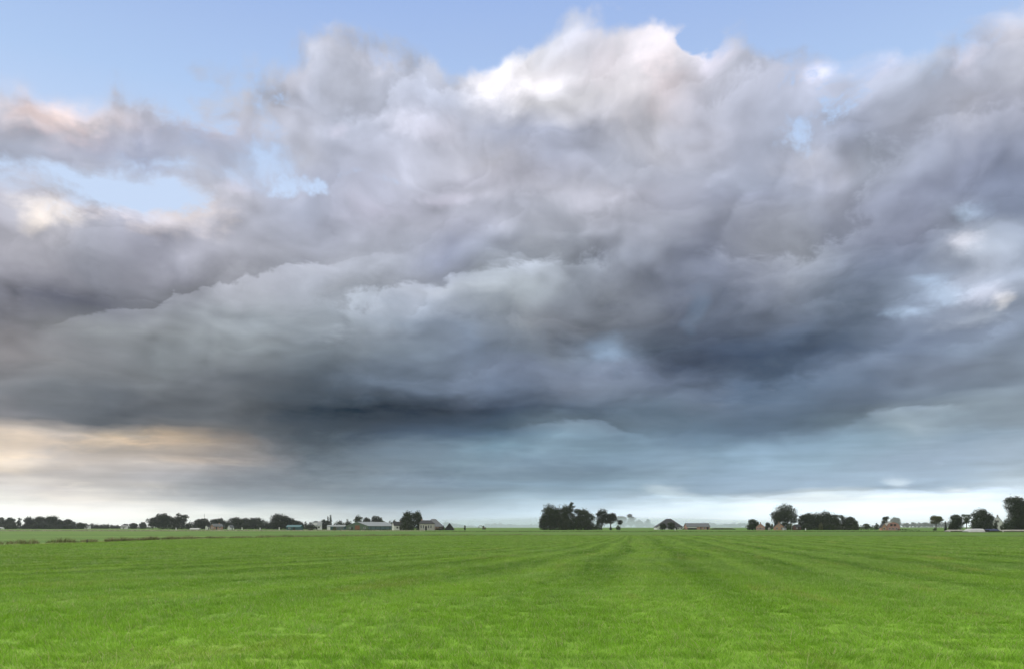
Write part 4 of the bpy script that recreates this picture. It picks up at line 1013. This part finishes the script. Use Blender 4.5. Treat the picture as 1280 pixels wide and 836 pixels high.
b = gabled('shed', 'teal metal shed with lighter teal roof below dark trees', 'shed', 368.5, 482, 8.4, 5.2, 1.75, 2.85, -5, 'tealwall', 'teal', .25)
vs, fs = [], []; box(vs, fs, -.3, 1.2, -2.64, -2.604, -.1, 1.6); mesh('door', vs, fs, M['dark'], b); window(b, -2.4, .7, 1.1, .6, y=-2.6)

b = gabled('brick_house', 'small reddish brick house with grey roof under flat-topped trees', 'house', 271, 560, 6.8, 4.8, 2.2, 3.9, 48, 'brick', 'grey', .3)
window(b, -1.1, .8, .9, 1.0, xface=-3.4); window(b, 1.1, .8, .9, 1.0, xface=-3.4); door(b, -1.5, .9, 1.9, -2.4); window(b, 1.0, .8, 1.0, 1.0, y=-2.4)
chimney(b, 1.8, 0, 3.6, 4.5, .55)
b = gabled('shed', 'tiny white-gabled shed right of the small reddish brick house', 'shed', 288.5, 570, 3.6, 2.6, 1.4, 3.0, 66, 'white', 'grey', .2)
door(b, 0, .8, 1.5, -1.3)
b = gabled('shed', 'tiny bright white hut left of the small reddish brick house', 'shed', 259.3, 555, 2.2, 1.7, 1.9, 2.7, 72, 'white', 'slate', .12)
door(b, 0, .7, 1.5, -.85); window(b, 0, .8, .5, .6, xface=-1.1)
b = gabled('house', 'small far white house in the low tree row right of left belt', 'house', 109.5, 790, 4.4, 4.0, 2.5, 3.9, 0, 'white', 'slate', .2)
window(b, -1.1, .8, .9, 1.1, y=-2.0); window(b, 1.1, .8, .9, 1.1, y=-2.0); door(b, 0, .8, 1.9, -2.0)
b = gabled('house', 'pale grey-white far house between two small tree groups', 'house', 155.5, 745, 5.0, 4.0, 2.3, 3.6, 0, 'white', 'grey', .2)
window(b, -1.3, .8, .9, 1.0, y=-2.0); window(b, 1.3, .8, .9, 1.0, y=-2.0); door(b, 0, .8, 1.9, -2.0)
b = gabled('shed', 'pale flat shed at left picture edge below the dark belt', 'shed', 0.5, 660, 4.6, 3.0, 1.0, 1.5, 0, 'white', 'blueg', .15)
door(b, .6, .8, .9, -1.5)

# white polytunnel
root = empty('polytunnel', (sx(244, 520), 520, 0)); tag(root, 'low long white polytunnel left of the small reddish house', 'polytunnel')
prof = [(-1.5 * math.cos(a), 1.05 * math.sin(a)) for a in [math.pi * k / 10 for k in range(11)]]
prism('cover', prof, -3.1, 3.1, M['sheet'], root, 'x')
vs, fs = [], []; box(vs, fs, 3.104, 3.16, -.5, .5, 0, .75); mesh('door', vs, fs, M['dark'], root)

# white gabled house beside the hall, cream farmhouse and its barn
b = gabled('house', 'dark-roofed house with bright white gable right of green hall', 'house', 497, 472, 5.6, 4.4, 2.6, 4.75, 24, 'white', 'slate', .18)
window(b, 0, .9, .9, 1.2, xface=-2.8); window(b, -.8, .9, 1.0, 1.1, y=-2.2); door(b, 1.2, .9, 2.0, -2.2); chimney(b, 1.6, 0, 4.5, 5.3, .5)
b = gabled('farmhouse', 'cream farmhouse with white windows and dark hipped roof', 'farmhouse', 534, 436, 7.8, 5.6, 3.45, 5.45, 0, 'cream', 'slate', .3, hip=(0.6, 1.9))
for xx in (-3.0, -1.75, 1.05, 2.35): window(b, xx, 1.0, .72, 1.75, y=-2.8)
door(b, -.35, 1.0, 2.2, -2.8, 'dark'); chimney(b, -2.9, 0, 4.9, 6.0, .6)
b = gabled('barn', 'big grey-roofed barn with red end wall behind the cream farmhouse', 'barn', 543.5, 452, 9.0, 12.0, 1.9, 6.3, 0, 'rust', 'grey', .3, hip=(2.6, 4.0))
vs, fs = [], []; box(vs, fs, .4, 3.0, -6.06, -6.004, -.1, 1.8); mesh('door', vs, fs, M['brick'], b); window(b, 3.7, .8, .6, .6, y=-6.0)
b = gabled('shed', 'dark peaked shed with roof almost to the ground right of grey barn', 'shed', 562, 450, 4.6, 4.8, .7, 3.75, 90, 'dark', 'slate', .25)
vs, fs = [], []; box(vs, fs, 2.304, 2.36, -.8, .8, -.1, 1.7); mesh('door', vs, fs, M['wood'], b)

# middle farm: pyramid barn and long shed
b = gabled('barn', 'large dark barn with pyramid roof behind low dark trees', 'barn', 835.5, 562, 17.6, 15.0, 1.5, 7.5, 0, 'white', 'slate', .35, hip=(7.2, 7.0))
for xx in (-7.0, 5.6, 7.4): window(b, xx, .4, .8, .8, y=-7.5)
door(b, 3.9, 1.8, 1.4, -7.5)
b2 = gabled('front_house', 'small white gabled front house before left end of pyramid barn', 'house', 825.5, 545, 5.0, 3.6, 1.35, 2.6, 62, 'white', 'slate', .2)
window(b2, 0, .6, .6, .8, xface=-2.5); door(b2, .6, .8, 1.3, -1.8)
b = gabled('shed', 'long dark-roofed brick farm shed beside the pyramid barn', 'shed', 871, 540, 15.4, 8.0, 2.0, 4.25, 3, 'brick', 'grey', .35)
vs, fs = [], []; box(vs, fs, -7.4, -1.2, -4.06, -4.004, 1.15, 1.85); mesh('white_panel', vs, fs, M['white'], b)
vs, fs = [], []; box(vs, fs, -7.4, -1.2, -4.05, -4.004, -.1, 1.14); mesh('open_bay', vs, fs, M['dark'], b)
door(b, 1.2, 1.6, 1.7, -4.0, 'wood'); window(b, 4.0, .7, 1.2, .8, y=-4.0); door(b, 6.2, 1.2, 1.7, -4.0, 'dark')

# right cottages
b = gabled('cottage', 'small pale cottage with light roof edges right of small round tree', 'cottage', 950.5, 452, 5.2, 4.6, 1.8, 3.7, 72, 'pink', 'concrete', .15)
window(b, 0, .5, .9, .9, xface=-2.6); window(b, -1.4, .5, .6, .8, xface=-2.6); window(b, 1.4, .5, .6, .8, xface=-2.6); door(b, 0, .8, 1.7, -2.3); chimney(b, 1.2, 0, 3.5, 4.3, .5)
b = gabled('cottage', 'orange brick gabled cottage left of the great round tree', 'cottage', 973.5, 450, 5.6, 5.4, 1.8, 4.0, 76, 'orange', 'slate', .15)
window(b, -1.4, .6, .8, .9, xface=-2.8); window(b, 1.2, .6, .8, .9, xface=-2.8); window(b, 0, 2.2, .6, .7, xface=-2.8); door(b, .5, .8, 1.8, -2.7); chimney(b, .8, 0, 3.8, 4.7, .5)
b = gabled('shed', 'tiny pale lean-to at the right side of orange brick cottage', 'shed', 979.8, 447, 1.6, 2.0, 1.0, 1.5, 20, 'white', 'grey', .1)
door(b, 0, .6, .9, -1.0)
b = gabled('shed', 'dark red garden shed between great round tree and long wood', 'shed', 996, 452, 3.4, 2.6, 1.9, 3.1, 15, 'rust', 'slate', .2)
door(b, .4, .8, 1.7, -1.3); window(b, -.9, .8, .6, .6, y=-1.3)
b = gabled('barn', 'pale-roofed low barn peeping over the long clipped hedge', 'barn', 1053, 500, 8.4, 6.0, 1.6, 2.35, 0, 'wood', 'concrete', .3)
door(b, -1.0, 1.6, 1.5, -3.0)
b = gabled('gambrel_house', 'pink brick house with curved gambrel gable edged in white', 'house', 1114, 420, 6.4, 6.6, 2.1, 4.35, 82, 'pink', 'concrete', .12, gambrel=True)
for yy in (-1.6, 0.1, 1.7): window(b, yy, .5, .8, .8, xface=-3.2)
window(b, -.8, 2.4, 1.0, .8, xface=-3.2, frame='dark'); window(b, .9, 2.4, 1.0, .8, xface=-3.2, frame='dark'); door(b, .5, .8, 1.7, -3.3)
b = gabled('shed', 'orange gabled annexe at left of the pink gambrel house', 'shed', 1104, 418, 4.6, 2.7, 1.5, 3.5, 78, 'orange', 'slate', .12)
window(b, 0, .5, .8, .9, xface=-2.3); door(b, 0, .7, 1.5, -1.35)
b = gabled('house', 'dark-roofed house with steep white gable near right edge', 'house', 1247.3, 382, 6.0, 6.0, 2.6, 6.9, 58, 'white', 'slate', .3)
window(b, -1.3, 1.0, .9, 1.3, xface=-3.0); window(b, 1.3, 1.0, .9, 1.3, xface=-3.0); window(b, 0, 3.9, .8, 1.0, xface=-3.0)
window(b, -1.4, 1.0, 1.0, 1.2, y=-3.0); door(b, 1.2, .9, 2.0, -3.0); chimney(b, 1.5, .2, 6.3, 7.5, .6)

# silage heaps by the road on the right
def heap(name, label, px0, px1, d, h, depth, top, side, cat='silage heap', group=None):
    L = (px1 - px0) / 1004 * d
    root = empty(name, (sx((px0 + px1) / 2, d), d, 0)); tag(root, label, cat, group)
    n = 16; prof = []
    for i in range(n + 1):
        t = -1 + 2 * i / n; prof.append((t * depth / 2, h * (1 - abs(t) ** 3.2)))
    rnd = random.Random(int(px0)); vs, fs = [], []; K = 14
    for k in range(K + 1):
        f = k / K; e = min(1.0, 6.5 * min(f, 1 - f) + 0.25)
        for (a, z) in prof: vs.append((-L / 2 + L * f, a, z * e * rnd.uniform(.96, 1.03)))
    for k in range(K):
        for i in range(n): fs.append((k * (n + 1) + i, k * (n + 1) + i + 1, (k + 1) * (n + 1) + i + 1, (k + 1) * (n + 1) + i))
    fs += [tuple(range(n + 1)), tuple(range(K * (n + 1) + n, K * (n + 1) - 1, -1))]
    mesh('cover', vs, fs, M[top], root, smooth=True)
    vs, fs = [], []; box(vs, fs, -L / 2 + .1, L / 2 - .1, -depth / 2 - .25, -depth / 2 - .02, -.1, h * (.40 if side == 'earth' else .12)); mesh('side_bank', vs, fs, M[side], root)
    return root
hp = heap('silage_heap', 'low silage heap under bright white sheet with dark open right end', 1206.5, 1230, 272, 1.20, 5.0, 'sheet', 'concrete')
vs, fs = [], []; L_ = 23.5 / 1004 * 272; box(vs, fs, L_ / 2 - .9, L_ / 2 + .25, -2.62, -.4, -.05, .86); mesh('open_face', vs, fs, M['dark'], hp)
heap('silage_heap', 'low heap under dark blue tarp right of the white sheeted one', 1231, 1248, 276, 1.1, 4.0, 'tarp', 'earth')
heap('silage_heap', 'low heap with pale top and grassy side left of the white sheeted one', 1183, 1204, 290, 0.82, 5.0, 'concrete', 'earth')
heap('silage_heap', 'long heap with pale top and grassy side at right picture edge', 1248, 1300, 285, 0.84, 6.0, 'concrete', 'earth')
bank = heap('earth_bank', 'low dark green grassy bank right of the long brick shed', 888, 918, 560, 1.15, 6.0, 'earth', 'earth', 'bank')

# hedges
def hedge(px0, px1, top, d, label, leaf='dark', uneven=.15):
    SEED[0] += 1; rnd = random.Random(SEED[0]); x0, x1 = sx(px0, d), sx(px1, d); h = hz(top, d)
    root = empty('hedge', ((x0 + x1) / 2, d, 0)); tag(root, label, 'hedge')
    n = max(4, int((x1 - x0) / 1.2)); lobes = []
    for i in range(n):
        hh = h * (1 + rnd.uniform(-uneven, uneven * .5)); lobes.append(((-(x1 - x0) / 2 + (x1 - x0) * (i + .5) / n, rnd.uniform(-.2, .2), hh * .5), 0.95, 0.8, hh * .5))
    vs, fs = crown_mesh(rnd, lobes, .34, 2.6); mesh('foliage', vs, fs, LEAF[leaf], root)
    vs, fs = [], []
    for i in range(n): tube(vs, fs, [((lobes[i][0][0], 0, -.05), .06), ((lobes[i][0][0] + .1, 0, h * .6), .03)], 5)
    mesh('stem', vs, fs, BARK, root)
hedge(98, 190, 657.2, 800, 'low dark far hedge linking the left belt to the tall pair', 'blue', .3)
hedge(1040, 1074, 657.0, 440, 'dark clipped hedge from the long right wood to the pale barn roof')
hedge(1066, 1104, 654.6, 436, 'long dark clipped hedge left of the pink gambrel house', uneven=.1)
hedge(1122, 1134, 660.3, 415, 'low black hedge right of the pink gambrel house')
hedge(1133, 1149, 661.3, 410, 'very low dark hedge right of the low black one')
hedge(852, 870, 659.6, 538, 'low dark hedge under the white strip of the brick farm shed')
hedge(544, 552, 658.0, 441, 'low dark hedge below red end wall of the grey barn')
hedge(430, 490, 660.8, 430, 'long low hedge in front of the green hall', 'green', .3)

# posts, poles, mast
def post(px, top, d, label, w=.14, mat='white', name='post', cat='post', group=None):
    root = empty(name, (sx(px, d), d, 0)); tag(root, label, cat, group); h = hz(top, d)
    vs, fs = [], []; box(vs, fs, -w / 2, w / 2, -w / 2, w / 2, -.1, h); mesh('shaft', vs, fs, M[mat], root)
    vs, fs = [], []; b0 = len(vs); q = w / 2 + .02
    vs += [(-q, -q, h + .003), (q, -q, h + .003), (q, q, h + .003), (-q, q, h + .003), (0, 0, h + q)]
    fs += [(3, 2, 1, 0), (0, 1, 4), (1, 2, 4), (2, 3, 4), (3, 0, 4)]; mesh('cap', vs, fs, M[mat], root)
gW = 'white posts along the far road'
post(220, 659.2, 420, 'white roadside post below the ragged tall tree', .38, group=gW)
post(302.5, 658.8, 430, 'white roadside post below the dark tree right of white gabled shed', .38, group=gW)
post(325, 659.2, 430, 'white roadside post at left of the broad domed tree', .38, group=gW)
post(349, 658.6, 430, 'white roadside post under the broad domed tree', .38, group=gW)
post(844, 660.0, 430, 'white post before right end of the pyramid barn', .38, group=gW)
post(961.5, 659.6, 430, 'broad pale post between the two brick cottages', 1.0, 'concrete', group=gW)
post(1007, 660.2, 440, 'white post at left foot of the long right wood', .4, group=gW)
post(874.5, 658.2, 500, 'thin pale orange post before the brick farm shed', .5, 'orange', group=gW)
post(109, 674.3, 89.0, 'dark weathered timber post standing in the ditch reeds', .12, 'wood')
post(989.5, 655, 440, 'thin pale pole before the great round tree', .2, 'concrete', 'pole', 'pole')
root = empty('radio_mast', (sx(255.5, 900), 900, 0)); tag(root, 'thin grey lattice mast rising over the flat-topped tree', 'mast')
h = hz(642, 900); vs, fs = [], []
for k in range(3):
    a = 2 * math.pi * k / 3; tube(vs, fs, [((.5 * math.cos(a), .5 * math.sin(a), 0), .09), ((.22 * math.cos(a), .22 * math.sin(a), h), .06)], 5)
mesh('leg_frame', vs, fs, M['steel'], root)
vs, fs = [], []
for k in range(10):
    z = h * (k + .5) / 10; box(vs, fs, -.42, .42, -.05, .05, z, z + .08)
mesh('bracing', vs, fs, M['steel'], root)
vs, fs = [], []; tube(vs, fs, [((0, 0, h), .06), ((0, 0, h + 1.4), .03)], 6); mesh('aerial', vs, fs, M['steel'], root)

# excavator far out
D_ = 600.0; root = empty('excavator', (sx(605, D_), D_, 0), 0); tag(root, 'small dark excavator with arched arm far out in the field', 'excavator')
for s_ in (-1, 1):
    prof = [(-1.5, .18), (-1.2, 0), (1.2, 0), (1.5, .18), (1.5, .5), (1.2, .68), (-1.2, .68), (-1.5, .5)]
    prism('track', prof, s_ * .95 - .25, s_ * .95 + .25, M['dark'], root)
vs, fs = [], []; box(vs, fs, -1.1, 1.5, -.85, .85, .75, 1.55); mesh('body', vs, fs, M['yellow'], root)
vs, fs = [], []; box(vs, fs, -1.0, .2, -.85, .1, 1.56, 2.6); cb = mesh('cab', vs, fs, M['dark'], root)
vs, fs = [], []; box(vs, fs, -.9, .1, -.88, -.855, 1.75, 2.5); mesh('window', vs, fs, M['glass'], cb)
vs, fs = [], []; pth = [(-.9, 1.3), (-1.6, 2.5), (-2.5, 3.1), (-3.3, 2.9)]
for (xa, za), (xb, zb) in zip(pth, pth[1:]): tube(vs, fs, [((xa, .35, za), .2), ((xb, .35, zb), .17)], 6)
mesh('boom', vs, fs, M['yellow'], root)
vs, fs = [], []; tube(vs, fs, [((-3.3, .35, 3.0), .16), ((-3.9, .35, 1.7), .11)], 6); mesh('arm', vs, fs, M['yellow'], root)
prism('bucket', [(-4.2, 1.6), (-3.7, 1.6), (-3.5, 1.1), (-3.8, .8), (-4.2, 1.1)], 0, .7, M['dark'], root)
